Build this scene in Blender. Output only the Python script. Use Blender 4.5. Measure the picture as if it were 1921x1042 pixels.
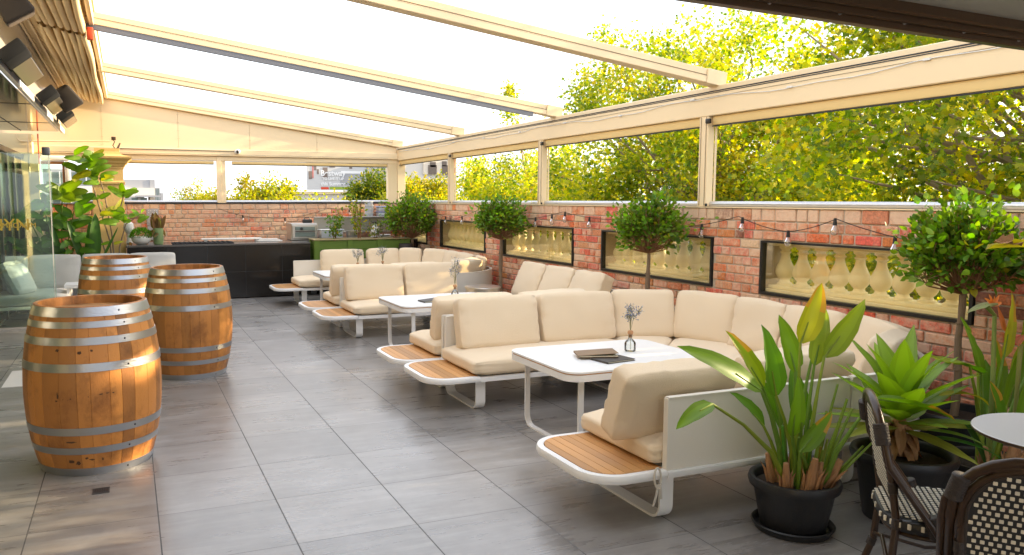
import bpy, bmesh, math, random
import numpy as np
from mathutils import Vector, Matrix, Euler, noise
R = math.radians
PI = math.pi
rnd = random.Random(7)
C = bpy.context.scene.collection
for o in list(bpy.data.objects):
    bpy.data.objects.remove(o)

# ------------------------------------------------------------ camera, sky, sun, exposure
sc = bpy.context.scene
cam_d = bpy.data.cameras.new('camera')
cam = bpy.data.objects.new('camera', cam_d)
C.objects.link(cam)
cam.location = (0, 0, 1.62)
cam.rotation_euler = Euler((R(90) - .0985, 0, -.3844), 'XYZ')
cam_d.sensor_width = 36
cam_d.lens = 1479 / 1921 * 36
cam_d.shift_x = 122.5 / 1921
cam_d.clip_start = .05
cam_d.clip_end = 3000
sc.camera = cam

SUN_EL, SUN_AZ = 17.5, 96.0      # elevation above the horizon, azimuth clockwise from +Y
world = bpy.data.worlds.new('World')
sc.world = world
world.use_nodes = True
wt = world.node_tree
bg = wt.nodes['Background']
sky = wt.nodes.new('ShaderNodeTexSky')
sky.sky_type = 'NISHITA'
sky.sun_disc = False
sky.sun_elevation = R(SUN_EL)
sky.sun_rotation = R(SUN_AZ)
sky.dust_density = 3.0
sky.air_density = 1.0
sky.ozone_density = 1.0
# thin bright high cloud veils the blue of the sky
veil = wt.nodes.new('ShaderNodeMix')
veil.data_type = 'RGBA'
veil.inputs[0].default_value = .62
veil.inputs[7].default_value = (6.3, 6.5, 6.9, 1)
wt.links.new(sky.outputs[0], veil.inputs[6])
wt.links.new(veil.outputs[2], bg.inputs[0])
bg.inputs[1].default_value = .15
sun_d = bpy.data.lights.new('sun', 'SUN')
sun_d.energy = 5.0
sun_d.angle = R(.5)
sun_d.color = (1.0, .80, .52)
sun = bpy.data.objects.new('sun', sun_d)
C.objects.link(sun)
el, az = R(SUN_EL), R(SUN_AZ)
sdir = Vector((math.sin(az) * math.cos(el), math.cos(az) * math.cos(el), math.sin(el)))
sun.rotation_euler = sdir.to_track_quat('Z', 'Y').to_euler()
sun.location = (30, 5, 20)
sc.view_settings.view_transform = 'Standard'
sc.view_settings.look = 'None'
sc.view_settings.gamma = 1
sc.view_settings.exposure = 1.46

# ------------------------------------------------------------ materials
MATS = {}


def mat(name, col=(.5, .5, .5), rough=.5, metal=0., noise_scale=0, noise_amt=0., bump=0., bump_scale=60., attr=False,
        transl=0., trans=0., ior=1.45, stretch=(1, 1, 1), col2=None, spec=None, sheen=0.):
    if name in MATS:
        return MATS[name]
    m = bpy.data.materials.new(name)
    m.use_nodes = True
    MATS[name] = m
    nt = m.node_tree
    N, L = nt.nodes, nt.links
    b = N['Principled BSDF']
    b.inputs['Roughness'].default_value = rough
    b.inputs['Metallic'].default_value = metal
    b.inputs['IOR'].default_value = ior
    if spec is not None:
        b.inputs['Specular IOR Level'].default_value = spec
    if sheen:
        b.inputs['Sheen Weight'].default_value = sheen
    if trans:
        b.inputs['Transmission Weight'].default_value = trans
    csock = None
    if attr:
        a = N.new('ShaderNodeAttribute')
        a.attribute_name = 'Col'
        csock = a.outputs['Color']
    tc = N.new('ShaderNodeTexCoord')
    mp = N.new('ShaderNodeMapping')
    mp.inputs['Scale'].default_value = stretch
    L.new(tc.outputs['Object'], mp.inputs['Vector'])
    if noise_scale:
        n = N.new('ShaderNodeTexNoise')
        n.inputs['Scale'].default_value = noise_scale
        n.inputs['Detail'].default_value = 6
        n.inputs['Roughness'].default_value = .65
        L.new(mp.outputs[0], n.inputs['Vector'])
        r = N.new('ShaderNodeValToRGB')
        r.color_ramp.elements[0].position = .3
        r.color_ramp.elements[1].position = .7
        if col2 is None:
            lo = tuple(max(0, 1 - noise_amt) for _ in range(3))
            hi = tuple(1 + noise_amt * .6 for _ in range(3))
            r.color_ramp.elements[0].color = (*lo, 1)
            r.color_ramp.elements[1].color = (*hi, 1)
            mx = N.new('ShaderNodeMix')
            mx.data_type = 'RGBA'
            mx.blend_type = 'MULTIPLY'
            mx.inputs[0].default_value = 1
            if csock:
                L.new(csock, mx.inputs[6])
            else:
                mx.inputs[6].default_value = (*col, 1)
            L.new(r.outputs[0], mx.inputs[7])
            csock = mx.outputs[2]
        else:
            r.color_ramp.elements[0].color = (*col, 1)
            r.color_ramp.elements[1].color = (*col2, 1)
            csock = r.outputs[0]
    if csock:
        L.new(csock, b.inputs['Base Color'])
    else:
        b.inputs['Base Color'].default_value = (*col, 1)
    if bump:
        n2 = N.new('ShaderNodeTexNoise')
        n2.inputs['Scale'].default_value = bump_scale
        n2.inputs['Detail'].default_value = 5
        L.new(mp.outputs[0], n2.inputs['Vector'])
        bp = N.new('ShaderNodeBump')
        bp.inputs['Strength'].default_value = bump
        bp.inputs['Distance'].default_value = .01
        L.new(n2.outputs[0], bp.inputs['Height'])
        L.new(bp.outputs[0], b.inputs['Normal'])
    if transl:
        t = N.new('ShaderNodeBsdfTranslucent')
        if csock:
            hs = N.new('ShaderNodeHueSaturation')
            hs.inputs['Value'].default_value = 1.55
            hs.inputs['Saturation'].default_value = 1.1
            L.new(csock, hs.inputs['Color'])
            L.new(hs.outputs[0], t.inputs[0])
        else:
            t.inputs[0].default_value = (*col, 1)
        mix = N.new('ShaderNodeMixShader')
        mix.inputs[0].default_value = transl
        L.new(b.outputs[0], mix.inputs[1])
        L.new(t.outputs[0], mix.inputs[2])
        L.new(mix.outputs[0], N['Material Output'].inputs[0])
    return m


def glass_mat(name, tint, refl_rough=.02, streak=0., refl=1.1):
    """thin clear pane: mostly see-through, mirror-like at grazing angles"""
    if name in MATS:
        return MATS[name]
    m = bpy.data.materials.new(name)
    m.use_nodes = True
    MATS[name] = m
    nt = m.node_tree
    N, L = nt.nodes, nt.links
    N.remove(N['Principled BSDF'])
    tr = N.new('ShaderNodeBsdfTransparent')
    tr.inputs[0].default_value = (*tint, 1)
    gl = N.new('ShaderNodeBsdfGlossy')
    gl.inputs['Roughness'].default_value = refl_rough
    fr = N.new('ShaderNodeFresnel')
    fr.inputs[0].default_value = 1.5
    mul = N.new('ShaderNodeMath')
    mul.operation = 'MULTIPLY_ADD'
    mul.inputs[1].default_value = refl
    mul.inputs[2].default_value = .02 + streak
    L.new(fr.outputs[0], mul.inputs[0])
    mx = N.new('ShaderNodeMixShader')
    L.new(mul.outputs[0], mx.inputs[0])
    L.new(tr.outputs[0], mx.inputs[1])
    L.new(gl.outputs[0], mx.inputs[2])
    L.new(mx.outputs[0], N['Material Output'].inputs[0])
    return m


def floor_mat():
    m = bpy.data.materials.new('streaked_porcelain_tile')
    m.use_nodes = True
    nt = m.node_tree
    N, L = nt.nodes, nt.links
    b = N['Principled BSDF']
    tc = N.new('ShaderNodeTexCoord')
    sep = N.new('ShaderNodeSeparateXYZ')
    L.new(tc.outputs['Object'], sep.inputs[0])

    def math_(op, a, bb=None, c=None):
        n = N.new('ShaderNodeMath')
        n.operation = op
        for i, v in enumerate((a, bb, c)):
            if v is None:
                continue
            if isinstance(v, (int, float)):
                n.inputs[i].default_value = v
            else:
                L.new(v, n.inputs[i])
        return n.outputs[0]
    tx = math_('DIVIDE', math_('SUBTRACT', sep.outputs[0], .693), .6)
    ty = math_('DIVIDE', math_('SUBTRACT', sep.outputs[1], 3.59), .6)
    ix, iy = math_('FLOOR', tx), math_('FLOOR', ty)
    fx, fy = math_('FRACT', tx), math_('FRACT', ty)
    cmb = N.new('ShaderNodeCombineXYZ')
    L.new(ix, cmb.inputs[0])
    L.new(iy, cmb.inputs[1])
    wn = N.new('ShaderNodeTexWhiteNoise')
    L.new(cmb.outputs[0], wn.inputs['Vector'])
    wsep = N.new('ShaderNodeSeparateColor')
    L.new(wn.outputs['Color'], wsep.inputs[0])
    # streaks along X, offset per tile
    sc1 = N.new('ShaderNodeCombineXYZ')
    L.new(math_('ADD', math_('MULTIPLY', sep.outputs[0], 1.3), math_('MULTIPLY', wsep.outputs[0], 37.)), sc1.inputs[0])
    L.new(math_('ADD', math_('MULTIPLY', sep.outputs[1], 10.), math_('MULTIPLY', wsep.outputs[1], 91.)), sc1.inputs[1])
    n1 = N.new('ShaderNodeTexNoise')
    n1.inputs['Scale'].default_value = 1.0
    n1.inputs['Detail'].default_value = 7
    n1.inputs['Roughness'].default_value = .62
    n1.inputs['Distortion'].default_value = .12
    L.new(sc1.outputs[0], n1.inputs['Vector'])
    n2 = N.new('ShaderNodeTexNoise')
    n2.inputs['Scale'].default_value = 3.2
    n2.inputs['Detail'].default_value = 8
    n2.inputs['Roughness'].default_value = .7
    L.new(sc1.outputs[0], n2.inputs['Vector'])
    st = math_('ADD', math_('MULTIPLY', n1.outputs[0], .70), math_('MULTIPLY', n2.outputs[0], .30))
    ramp = N.new('ShaderNodeValToRGB')
    cr = ramp.color_ramp
    cr.elements[0].position = .22
    cr.elements[0].color = (.160, .144, .130, 1)
    cr.elements[1].position = .68
    cr.elements[1].color = (.325, .312, .30, 1)
    e = cr.elements.new(.5)
    e.color = (.235, .220, .208, 1)
    L.new(st, ramp.inputs[0])
    br = N.new('ShaderNodeHueSaturation')
    L.new(ramp.outputs[0], br.inputs['Color'])
    L.new(math_('ADD', math_('MULTIPLY', wsep.outputs[2], .30), .85), br.inputs['Value'])
    # joints: dark and continuous along Y, thin across
    jx = math_('LESS_THAN', math_('MINIMUM', fx, math_('SUBTRACT', 1, fx)), .0055)
    jy = math_('LESS_THAN', math_('MINIMUM', fy, math_('SUBTRACT', 1, fy)), .0038)
    jm = math_('MAXIMUM', jx, math_('MULTIPLY', jy, .7))
    # scuffs and dried water marks
    dn = N.new('ShaderNodeTexNoise')
    dn.inputs['Scale'].default_value = 2.3
    dn.inputs['Detail'].default_value = 9
    dn.inputs['Roughness'].default_value = .72
    L.new(tc.outputs['Object'], dn.inputs['Vector'])
    dr = N.new('ShaderNodeValToRGB')
    dr.color_ramp.elements[0].position = .34
    dr.color_ramp.elements[0].color = (.78, .76, .73, 1)
    dr.color_ramp.elements[1].position = .62
    dr.color_ramp.elements[1].color = (1.06, 1.06, 1.06, 1)
    L.new(dn.outputs[0], dr.inputs[0])
    dm = N.new('ShaderNodeMix')
    dm.data_type = 'RGBA'
    dm.blend_type = 'MULTIPLY'
    dm.inputs[0].default_value = 1
    L.new(br.outputs[0], dm.inputs[6])
    L.new(dr.outputs[0], dm.inputs[7])
    mx = N.new('ShaderNodeMix')
    mx.data_type = 'RGBA'
    L.new(jm, mx.inputs[0])
    L.new(dm.outputs[2], mx.inputs[6])
    mx.inputs[7].default_value = (.03, .028, .026, 1)
    L.new(mx.outputs[2], b.inputs['Base Color'])
    # large soft wear in the gloss
    n3 = N.new('ShaderNodeTexNoise')
    n3.inputs['Scale'].default_value = 1.7
    n3.inputs['Detail'].default_value = 4
    L.new(tc.outputs['Object'], n3.inputs['Vector'])
    rg = math_('ADD', math_('MULTIPLY', n3.outputs[0], .22), math_('MULTIPLY', st, .30))
    L.new(math_('ADD', math_('ADD', rg, .04), math_('MULTIPLY', jm, .4)), b.inputs['Roughness'])
    b.inputs['Specular IOR Level'].default_value = 1.0
    b.inputs['IOR'].default_value = 1.6
    bp = N.new('ShaderNodeBump')
    bp.inputs['Strength'].default_value = .35
    bp.inputs['Distance'].default_value = .002
    L.new(math_('SUBTRACT', math_('MULTIPLY', st, .5), jm), bp.inputs['Height'])
    L.new(bp.outputs[0], b.inputs['Normal'])
    return m


def brick_mat():
    """per-brick colour from the mesh, with patches of old lime wash that follow nothing but noise"""
    m = bpy.data.materials.new('old_red_brick')
    m.use_nodes = True
    nt = m.node_tree
    N, L = nt.nodes, nt.links
    b = N['Principled BSDF']
    b.inputs['Roughness'].default_value = .85
    a = N.new('ShaderNodeAttribute')
    a.attribute_name = 'Col'
    tc = N.new('ShaderNodeTexCoord')
    n = N.new('ShaderNodeTexNoise')
    n.inputs['Scale'].default_value = 14
    n.inputs['Detail'].default_value = 9
    n.inputs['Roughness'].default_value = .72
    L.new(tc.outputs['Object'], n.inputs['Vector'])
    n0 = N.new('ShaderNodeTexNoise')
    n0.inputs['Scale'].default_value = 1.1
    n0.inputs['Detail'].default_value = 3
    L.new(tc.outputs['Object'], n0.inputs['Vector'])
    ad = N.new('ShaderNodeMath')
    ad.operation = 'ADD'
    L.new(n.outputs[0], ad.inputs[0])
    sb = N.new('ShaderNodeMath')
    sb.operation = 'MULTIPLY_ADD'
    sb.inputs[1].default_value = .55
    sb.inputs[2].default_value = -.275
    L.new(n0.outputs[0], sb.inputs[0])
    L.new(sb.outputs[0], ad.inputs[1])
    al = N.new('ShaderNodeMath')
    al.operation = 'MULTIPLY_ADD'
    al.inputs[1].default_value = .26
    L.new(a.outputs['Alpha'], al.inputs[0])
    L.new(ad.outputs[0], al.inputs[2])
    r = N.new('ShaderNodeValToRGB')
    r.color_ramp.elements[0].position = .52
    r.color_ramp.elements[0].color = (0, 0, 0, 1)
    r.color_ramp.elements[1].position = .80
    r.color_ramp.elements[1].color = (.85, .85, .85, 1)
    L.new(al.outputs[0], r.inputs[0])
    n4 = N.new('ShaderNodeTexNoise')
    n4.inputs['Scale'].default_value = 60
    n4.inputs['Detail'].default_value = 4
    L.new(tc.outputs['Object'], n4.inputs['Vector'])
    hv = N.new('ShaderNodeHueSaturation')
    mr = N.new('ShaderNodeMapRange')
    mr.inputs[1].default_value = .25
    mr.inputs[2].default_value = .75
    mr.inputs[3].default_value = .65
    mr.inputs[4].default_value = 1.3
    L.new(n4.outputs[0], mr.inputs[0])
    L.new(mr.outputs[0], hv.inputs['Value'])
    L.new(a.outputs['Color'], hv.inputs['Color'])
    mx = N.new('ShaderNodeMix')
    mx.data_type = 'RGBA'
    L.new(r.outputs[0], mx.inputs[0])
    L.new(hv.outputs[0], mx.inputs[6])
    mx.inputs[7].default_value = (.72, .50, .33, 1)
    L.new(mx.outputs[2], b.inputs['Base Color'])
    bp = N.new('ShaderNodeBump')
    bp.inputs['Strength'].default_value = .8
    bp.inputs['Distance'].default_value = .006
    L.new(n.outputs[0], bp.inputs['Height'])
    L.new(bp.outputs[0], b.inputs['Normal'])
    return m


M_floor = floor_mat()
M_brick = brick_mat()
M_mortar = mat('mortar', (.60, .49, .37), .95, noise_scale=25, noise_amt=.35, bump=.6, bump_scale=90)
M_cream = mat('cream_painted_metal', (.84, .66, .41), .42, noise_scale=3, noise_amt=.07, bump=.05, bump_scale=8)
M_creamdk = mat('cream_blind_fabric', (.78, .56, .24), .7, noise_scale=30, noise_amt=.05)
M_gable = mat('cream_sheet_cladding', (.84, .66, .42), .55, noise_scale=1.6, noise_amt=.13, bump=.06, bump_scale=6)
M_line = mat('dark_seal', (.03, .03, .035), .6)
M_greyshade = mat('grey_pleated_shade', (.16, .17, .20), .7, noise_scale=20, noise_amt=.2)
M_galv = mat('galvanised_pipe', (.62, .62, .64), .33, .85, noise_scale=9, noise_amt=.22, bump=.1, bump_scale=30)
M_hoop = mat('hoop_steel', (.44, .45, .47), .34, .9, noise_scale=10, noise_amt=.55, bump=.15, bump_scale=50, stretch=(1, 1, 3))
M_white = mat('white_powder_coat', (.80, .79, .77), .38, noise_scale=40, noise_amt=.02, bump=.03, bump_scale=200)
M_ttop = mat('white_tabletop', (.80, .80, .79), .28, noise_scale=3, noise_amt=.035, stretch=(1, 7, 1))
M_fabric = mat('beige_linen', (.78, .63, .44), .92, noise_scale=7, noise_amt=.08, bump=.55, bump_scale=260, sheen=.15)
M_panel = mat('cream_woven_panel', (.76, .71, .62), .8, noise_scale=90, noise_amt=.06, bump=.3, bump_scale=350)
M_greyfab = mat('grey_linen', (.50, .49, .46), .92, noise_scale=5, noise_amt=.08, bump=.35, bump_scale=260, sheen=.15)
M_teak = mat('teak_slats', (.52, .255, .085), .5, attr=True, noise_scale=14, noise_amt=.25, stretch=(6, .6, 6), bump=.15, bump_scale=40)
M_oak = mat('oak_staves', (.4, .2, .07), .43, attr=True, noise_scale=16, noise_amt=.5, stretch=(5, 5, .6), bump=.3, bump_scale=70)
_nt = M_oak.node_tree            # soaked, weathered blotches in the wood
_b = _nt.nodes['Principled BSDF']
_src = _b.inputs['Base Color'].links[0].from_socket
_tc = _nt.nodes.new('ShaderNodeTexCoord')
_mp = _nt.nodes.new('ShaderNodeMapping')
_mp.inputs['Scale'].default_value = (1, 1, .8)
_n = _nt.nodes.new('ShaderNodeTexNoise')
_n.inputs['Scale'].default_value = 4.2
_n.inputs['Detail'].default_value = 7
_n.inputs['Roughness'].default_value = .68
_r = _nt.nodes.new('ShaderNodeValToRGB')
_r.color_ramp.elements[0].position = .50
_r.color_ramp.elements[0].color = (1, 1, 1, 1)
_r.color_ramp.elements[1].position = .74
_r.color_ramp.elements[1].color = (.22, .15, .12, 1)
_x = _nt.nodes.new('ShaderNodeMix')
_x.data_type = 'RGBA'
_x.blend_type = 'MULTIPLY'
_x.inputs[0].default_value = .9
_nt.links.new(_tc.outputs['Object'], _mp.inputs['Vector'])
_nt.links.new(_mp.outputs[0], _n.inputs['Vector'])
_nt.links.new(_n.outputs[0], _r.inputs[0])
_nt.links.new(_src, _x.inputs[6])
_nt.links.new(_r.outputs[0], _x.inputs[7])
_nt.links.new(_x.outputs[2], _b.inputs['Base Color'])
M_black = mat('black_plastic_pot', (.018, .018, .019), .42, noise_scale=12, noise_amt=.4, bump=.1, bump_scale=60)
M_blackfr = mat('black_frame', (.015, .014, .013), .4)
M_soil = mat('potting_soil', (.035, .022, .013), .95, noise_scale=40, noise_amt=.6, bump=1., bump_scale=80)
M_leaf = mat('leaf', (.1, .2, .03), .42, attr=True, transl=.42, noise_scale=18, noise_amt=.25)
M_tleaf = mat('tree_leaf', (.1, .2, .03), .5, attr=True, transl=.55)
M_bark = mat('bark', (.23, .16, .10), .9, noise_scale=12, noise_amt=.4, stretch=(1, 1, .3), bump=.6, bump_scale=30)
M_plane = mat('plane_tree_bark', (.30, .23, .15), .85, noise_scale=5, noise_amt=.45, bump=.4, bump_scale=20)
M_twig = mat('twig', (.26, .13, .06), .85, noise_scale=20, noise_amt=.3)
M_stem = mat('green_stem', (.16, .27, .03), .45, attr=True, transl=.15, noise_scale=8, noise_amt=.25, stretch=(1, 1, .4))
M_husk = mat('dry_husk', (.46, .24, .11), .85, noise_scale=16, noise_amt=.5, stretch=(3, 3, .6), bump=.6, bump_scale=50)
M_granite = mat('dark_granite', (.014, .011, .009), .16, noise_scale=70, noise_amt=.9, bump=.02)
M_granitetop = mat('granite_worktop', (.10, .09, .08), .18, noise_scale=90, noise_amt=.6)
M_steel = mat('stainless_steel', (.55, .52, .48), .28, .9, noise_scale=3, noise_amt=.12, stretch=(1, 1, 12))
M_green = mat('green_painted_timber', (.105, .175, .018), .55, noise_scale=9, noise_amt=.2, bump=.2, bump_scale=30, stretch=(.5, .5, 4))
M_cornice = mat('ochre_render', (.72, .47, .17), .75, noise_scale=6, noise_amt=.12, bump=.25, bump_scale=40)
M_wallcream = mat('pale_render', (.84, .68, .40), .8, noise_scale=4, noise_amt=.1, bump=.1, bump_scale=20)
M_stone = mat('cast_stone', (.88, .78, .55), .75, noise_scale=12, noise_amt=.12, bump=.25, bump_scale=40)
M_rattan = mat('brown_rattan_tube', (.050, .027, .015), .30, noise_scale=30, noise_amt=.5, stretch=(1, 1, .4), bump=.1)
M_binding = mat('dark_binding_cord', (.035, .026, .022), .55, bump=.4, bump_scale=150)
M_weaveblk = mat('black_resin_strand', (.022, .022, .024), .45)
M_weavewht = mat('cream_resin_strand', (.70, .64, .52), .5)
M_bronze = mat('dark_bronze_metal', (.10, .062, .036), .34, .3, noise_scale=7, noise_amt=.35, bump=.08)
M_ceil = mat('grey_soffit_sheet', (.42, .42, .39), .5)
M_spk = mat('speaker_cabinet', (.035, .028, .023), .8, noise_scale=80, noise_amt=.2)
M_mesh = mat('heater_grille', (.45, .40, .33), .4, .7)
M_heat = mat('heater_housing', (.015, .016, .018), .75, spec=.2)
M_edge = mat('teak_edge', (.50, .26, .10), .5)
M_awn = mat('awning_fabric', (.74, .58, .34), .75, noise_scale=6, noise_amt=.06, transl=.10)
M_glass = glass_mat('clear_pane', (.93, .95, .90))
M_gpane = glass_mat('green_tinted_pane', (.80, .92, .84), streak=.05)
M_yglass = glass_mat('yellow_reflection_pane', (1., .97, .86), refl_rough=.0, streak=.0, refl=.18)  # slight yellow tint put in for yellow reflections on the glass
M_bottle = glass_mat('bottle_glass', (.94, .96, .95), streak=.03)
M_gold = mat('gold_lettering', (.42, .30, .04), .5)
M_blue = mat('dyed_dry_flower', (.16, .20, .34), .8, noise_scale=200, noise_amt=.5)
M_wflower = mat('pale_dry_flower', (.62, .62, .62), .8)
M_cork = mat('cork', (.50, .26, .12), .85, noise_scale=80, noise_amt=.3)
M_leather = mat('menu_leather', (.055, .045, .038), .5, noise_scale=60, noise_amt=.2, bump=.2, bump_scale=150)
M_brownlea = mat('tan_menu_leather', (.22, .13, .06), .5, noise_scale=40, noise_amt=.2)
M_paper = mat('paper', (.7, .65, .5), .8)
M_white2 = mat('white_ceramic', (.72, .70, .66), .35, noise_scale=20, noise_amt=.08)
M_concrete = mat('grey_concrete', (.36, .36, .37), .8, noise_scale=2, noise_amt=.12)
M_bpale = mat('pale_facade', (.62, .58, .52), .8, noise_scale=1, noise_amt=.08)
M_bdark = mat('far_window_glass', (.16, .20, .18), .2)
M_asphalt = mat('asphalt', (.05, .05, .05), .9, noise_scale=.5, noise_amt=.3)
M_cable = mat('black_cable', (.015, .015, .015), .5)
M_bulb = glass_mat('bulb_glass', (.95, .93, .88), streak=.10)
M_orange = mat('orange_bract', (.75, .26, .07), .5, noise_scale=30, noise_amt=.35, transl=.2)
M_drain = mat('drain_metal', (.06, .06, .065), .4, .6, bump=.2, bump_scale=200)
M_strap = mat('cushion_tie', (.55, .50, .42), .9)
M_tub = mat('frosted_tub', (.60, .63, .66), .35, transl=.3)
M_tublid = mat('blue_tub_lid', (.18, .27, .50), .4)
M_doorglass = mat('dark_door_glass', (.035, .055, .030), .12, noise_scale=2, noise_amt=.8, stretch=(8, 8, .3))  # green upright streaks in the colour stand in for reflections in the glass


# ------------------------------------------------------------ mesh helpers
def frame_of(d):
    d = Vector(d).normalized()
    a = Vector((0, 0, 1)) if abs(d.z) < .9 else Vector((1, 0, 0))
    x = a.cross(d).normalized()
    return x, d.cross(x).normalized(), d


class MB:
    def __init__(self):
        self.v, self.f, self.c = [], [], []      # c: colour per face
        self.col = (1, 1, 1, 1)

    def add(self, vs, fs, col=None):
        n = len(self.v)
        self.v += [tuple(p) for p in vs]
        self.f += [tuple(i + n for i in f) for f in fs]
        self.c += [col or self.col] * len(fs)
        return self

    def box(self, x0, x1, y0, y1, z0, z1, col=None, M=None):
        vs = [(x, y, z) for z in (z0, z1) for y in (y0, y1) for x in (x0, x1)]
        if M is not None:
            vs = [M @ Vector(p) for p in vs]
        return self.add(vs, [(0, 2, 3, 1), (4, 5, 7, 6), (0, 1, 5, 4), (2, 6, 7, 3), (0, 4, 6, 2), (1, 3, 7, 5)], col)

    def rbox(self, x0, x1, y0, y1, z0, z1, r=.01, seg=2, col=None, M=None):
        bm = bmesh.new()
        bmesh.ops.create_cube(bm, size=1)
        for v in bm.verts:
            v.co = Vector(((x0 + x1) / 2 + v.co.x * (x1 - x0), (y0 + y1) / 2 + v.co.y * (y1 - y0), (z0 + z1) / 2 + v.co.z * (z1 - z0)))
        bmesh.ops.bevel(bm, geom=list(bm.edges), offset=r, segments=seg, affect='EDGES', profile=.5)
        return self.bm(bm, M, col)

    def bm(self, bm, M=None, col=None):
        bm.verts.index_update()
        vs = [(M @ v.co) if M is not None else v.co.copy() for v in bm.verts]
        fs = [tuple(v.index for v in f.verts) for f in bm.faces]
        bm.free()
        return self.add(vs, fs, col)

    def tube(self, pts, r, n=8, cap=True, col=None):
        pts = [Vector(p) for p in pts]
        rs = r if isinstance(r, (list, tuple)) else [r] * len(pts)
        vs, fs = [], []
        px = None
        for i, p in enumerate(pts):
            d = (pts[min(i + 1, len(pts) - 1)] - pts[max(i - 1, 0)])
            if d.length < 1e-9:
                d = Vector((0, 0, 1))
            d.normalize()
            if px is None:
                x, y, _ = frame_of(d)
            else:
                x = (px - d * px.dot(d))
                x = x.normalized() if x.length > 1e-6 else frame_of(d)[0]
                y = d.cross(x)
            px = x
            for k in range(n):
                a = 2 * PI * k / n
                vs.append(p + (x * math.cos(a) + y * math.sin(a)) * rs[i])
        for i in range(len(pts) - 1):
            for k in range(n):
                a, b = i * n + k, i * n + (k + 1) % n
                fs.append((a, b, b + n, a + n))
        if cap:
            fs.append(tuple(range(n - 1, -1, -1)))
            fs.append(tuple((len(pts) - 1) * n + k for k in range(n)))
        return self.add(vs, fs, col)

    def lathe(self, prof, n=24, at=(0, 0, 0), col=None, cols=None, cap=False, a0=0):
        vs, fs = [], []
        ax, ay, azz = at
        for r, z in prof:
            for k in range(n):
                a = a0 + 2 * PI * k / n
                vs.append((ax + r * math.cos(a), ay + r * math.sin(a), azz + z))
        base = len(self.f)
        for i in range(len(prof) - 1):
            for k in range(n):
                a, b = i * n + k, i * n + (k + 1) % n
                fs.append((a, b, b + n, a + n))
        self.add(vs, fs, col)
        if cols:
            for i in range(len(prof) - 1):
                for k in range(n):
                    self.c[base + i * n + k] = cols[k]
        if cap:
            m = len(self.v) - len(vs)
            self.f.append(tuple(m + (len(prof) - 1) * n + k for k in range(n)))
            self.c.append(col or self.col)
        return self

    def prism(self, poly, z0, z1, col=None, M=None):
        n = len(poly)
        vs = [(x, y, z0) for x, y in poly] + [(x, y, z1) for x, y in poly]
        if M is not None:
            vs = [M @ Vector(p) for p in vs]
        fs = [tuple(range(n - 1, -1, -1)), tuple(range(n, 2 * n))] + [(i, (i + 1) % n, n + (i + 1) % n, n + i) for i in range(n)]
        return self.add(vs, fs, col)

    def strip(self, path, w, t, axis=(1, 0, 0), col=None):
        """flat bar of width w (along axis) and thickness t following path"""
        pts = [Vector(p) for p in path]
        ax = Vector(axis).normalized()
        vs, fs = [], []
        for i, p in enumerate(pts):
            d0 = (pts[i] - pts[i - 1]).normalized() if i else (pts[1] - pts[0]).normalized()
            d1 = (pts[i + 1] - pts[i]).normalized() if i < len(pts) - 1 else d0
            d = (d0 + d1).normalized()
            nn = ax.cross(d).normalized()
            k = 1 / max(.5, d.dot(d0))
            for a, b in ((-1, -1), (1, -1), (1, 1), (-1, 1)):
                vs.append(p + ax * (a * w / 2) + nn * (b * t / 2 * k))
        for i in range(len(pts) - 1):
            for k in range(4):
                a, b = i * 4 + k, i * 4 + (k + 1) % 4
                fs.append((a, b, b + 4, a + 4))
        fs += [(3, 2, 1, 0), tuple((len(pts) - 1) * 4 + k for k in range(4))]
        return self.add(vs, fs, col)


def obj(name, mb, m, parent=None, smooth=35, local=False):
    """one mesh object from world-space geometry; a child keeps its place under its parent's empty"""
    me = bpy.data.meshes.new(name)
    off = Vector((0, 0, 0))
    if parent is not None and not local:
        q = parent
        while q is not None:
            off += q.location
            q = q.parent
    vs = np.array(mb.v, dtype=np.float32).reshape(-1, 3) - np.array(off, dtype=np.float32)
    me.from_pydata(vs.tolist(), [], mb.f)
    if any(c != (1, 1, 1, 1) for c in mb.c):
        ca = me.color_attributes.new('Col', 'FLOAT_COLOR', 'CORNER')
        cnt = np.array([len(f) for f in mb.f])
        cc = np.array([c if len(c) == 4 else (*c, 1) for c in mb.c], dtype=np.float32)
        ca.data.foreach_set('color', np.repeat(cc, cnt, axis=0).ravel())
    me.materials.append(m)
    me.validate()
    if smooth:
        me.shade_smooth()
        me.set_sharp_from_angle(angle=R(smooth))
    me.update()
    o = bpy.data.objects.new(name, me)
    C.objects.link(o)
    if parent is not None:
        o.parent = parent
    return o


def thing(name, label, cat, loc=(0, 0, 0), group=None, rotz=0):
    o = bpy.data.objects.new(name, None)
    o.empty_display_size = .1
    C.objects.link(o)
    o.location = loc
    o.rotation_euler = (0, 0, rotz)
    tag(o, label, cat, group)
    return o


def tag(o, label, cat, group=None):
    o['label'] = label
    o['category'] = cat
    if group:
        o['group'] = group
    return o


def kind(o, k='structure', label=None):
    o['kind'] = k
    if label:
        o['label'] = label
    return o


def dup(root, loc, label=None, rotz=None, group=None):
    r = root.copy()
    C.objects.link(r)
    r.location = loc
    if rotz is not None:
        r.rotation_euler = (0, 0, rotz)
    if label:
        r['label'] = label
    if group:
        r['group'] = group
    for ch in list(root.children):
        c = ch.copy()
        C.objects.link(c)
        c.parent = r
        for g in list(ch.children):
            d = g.copy()
            C.objects.link(d)
            d.parent = c
    return r


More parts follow.
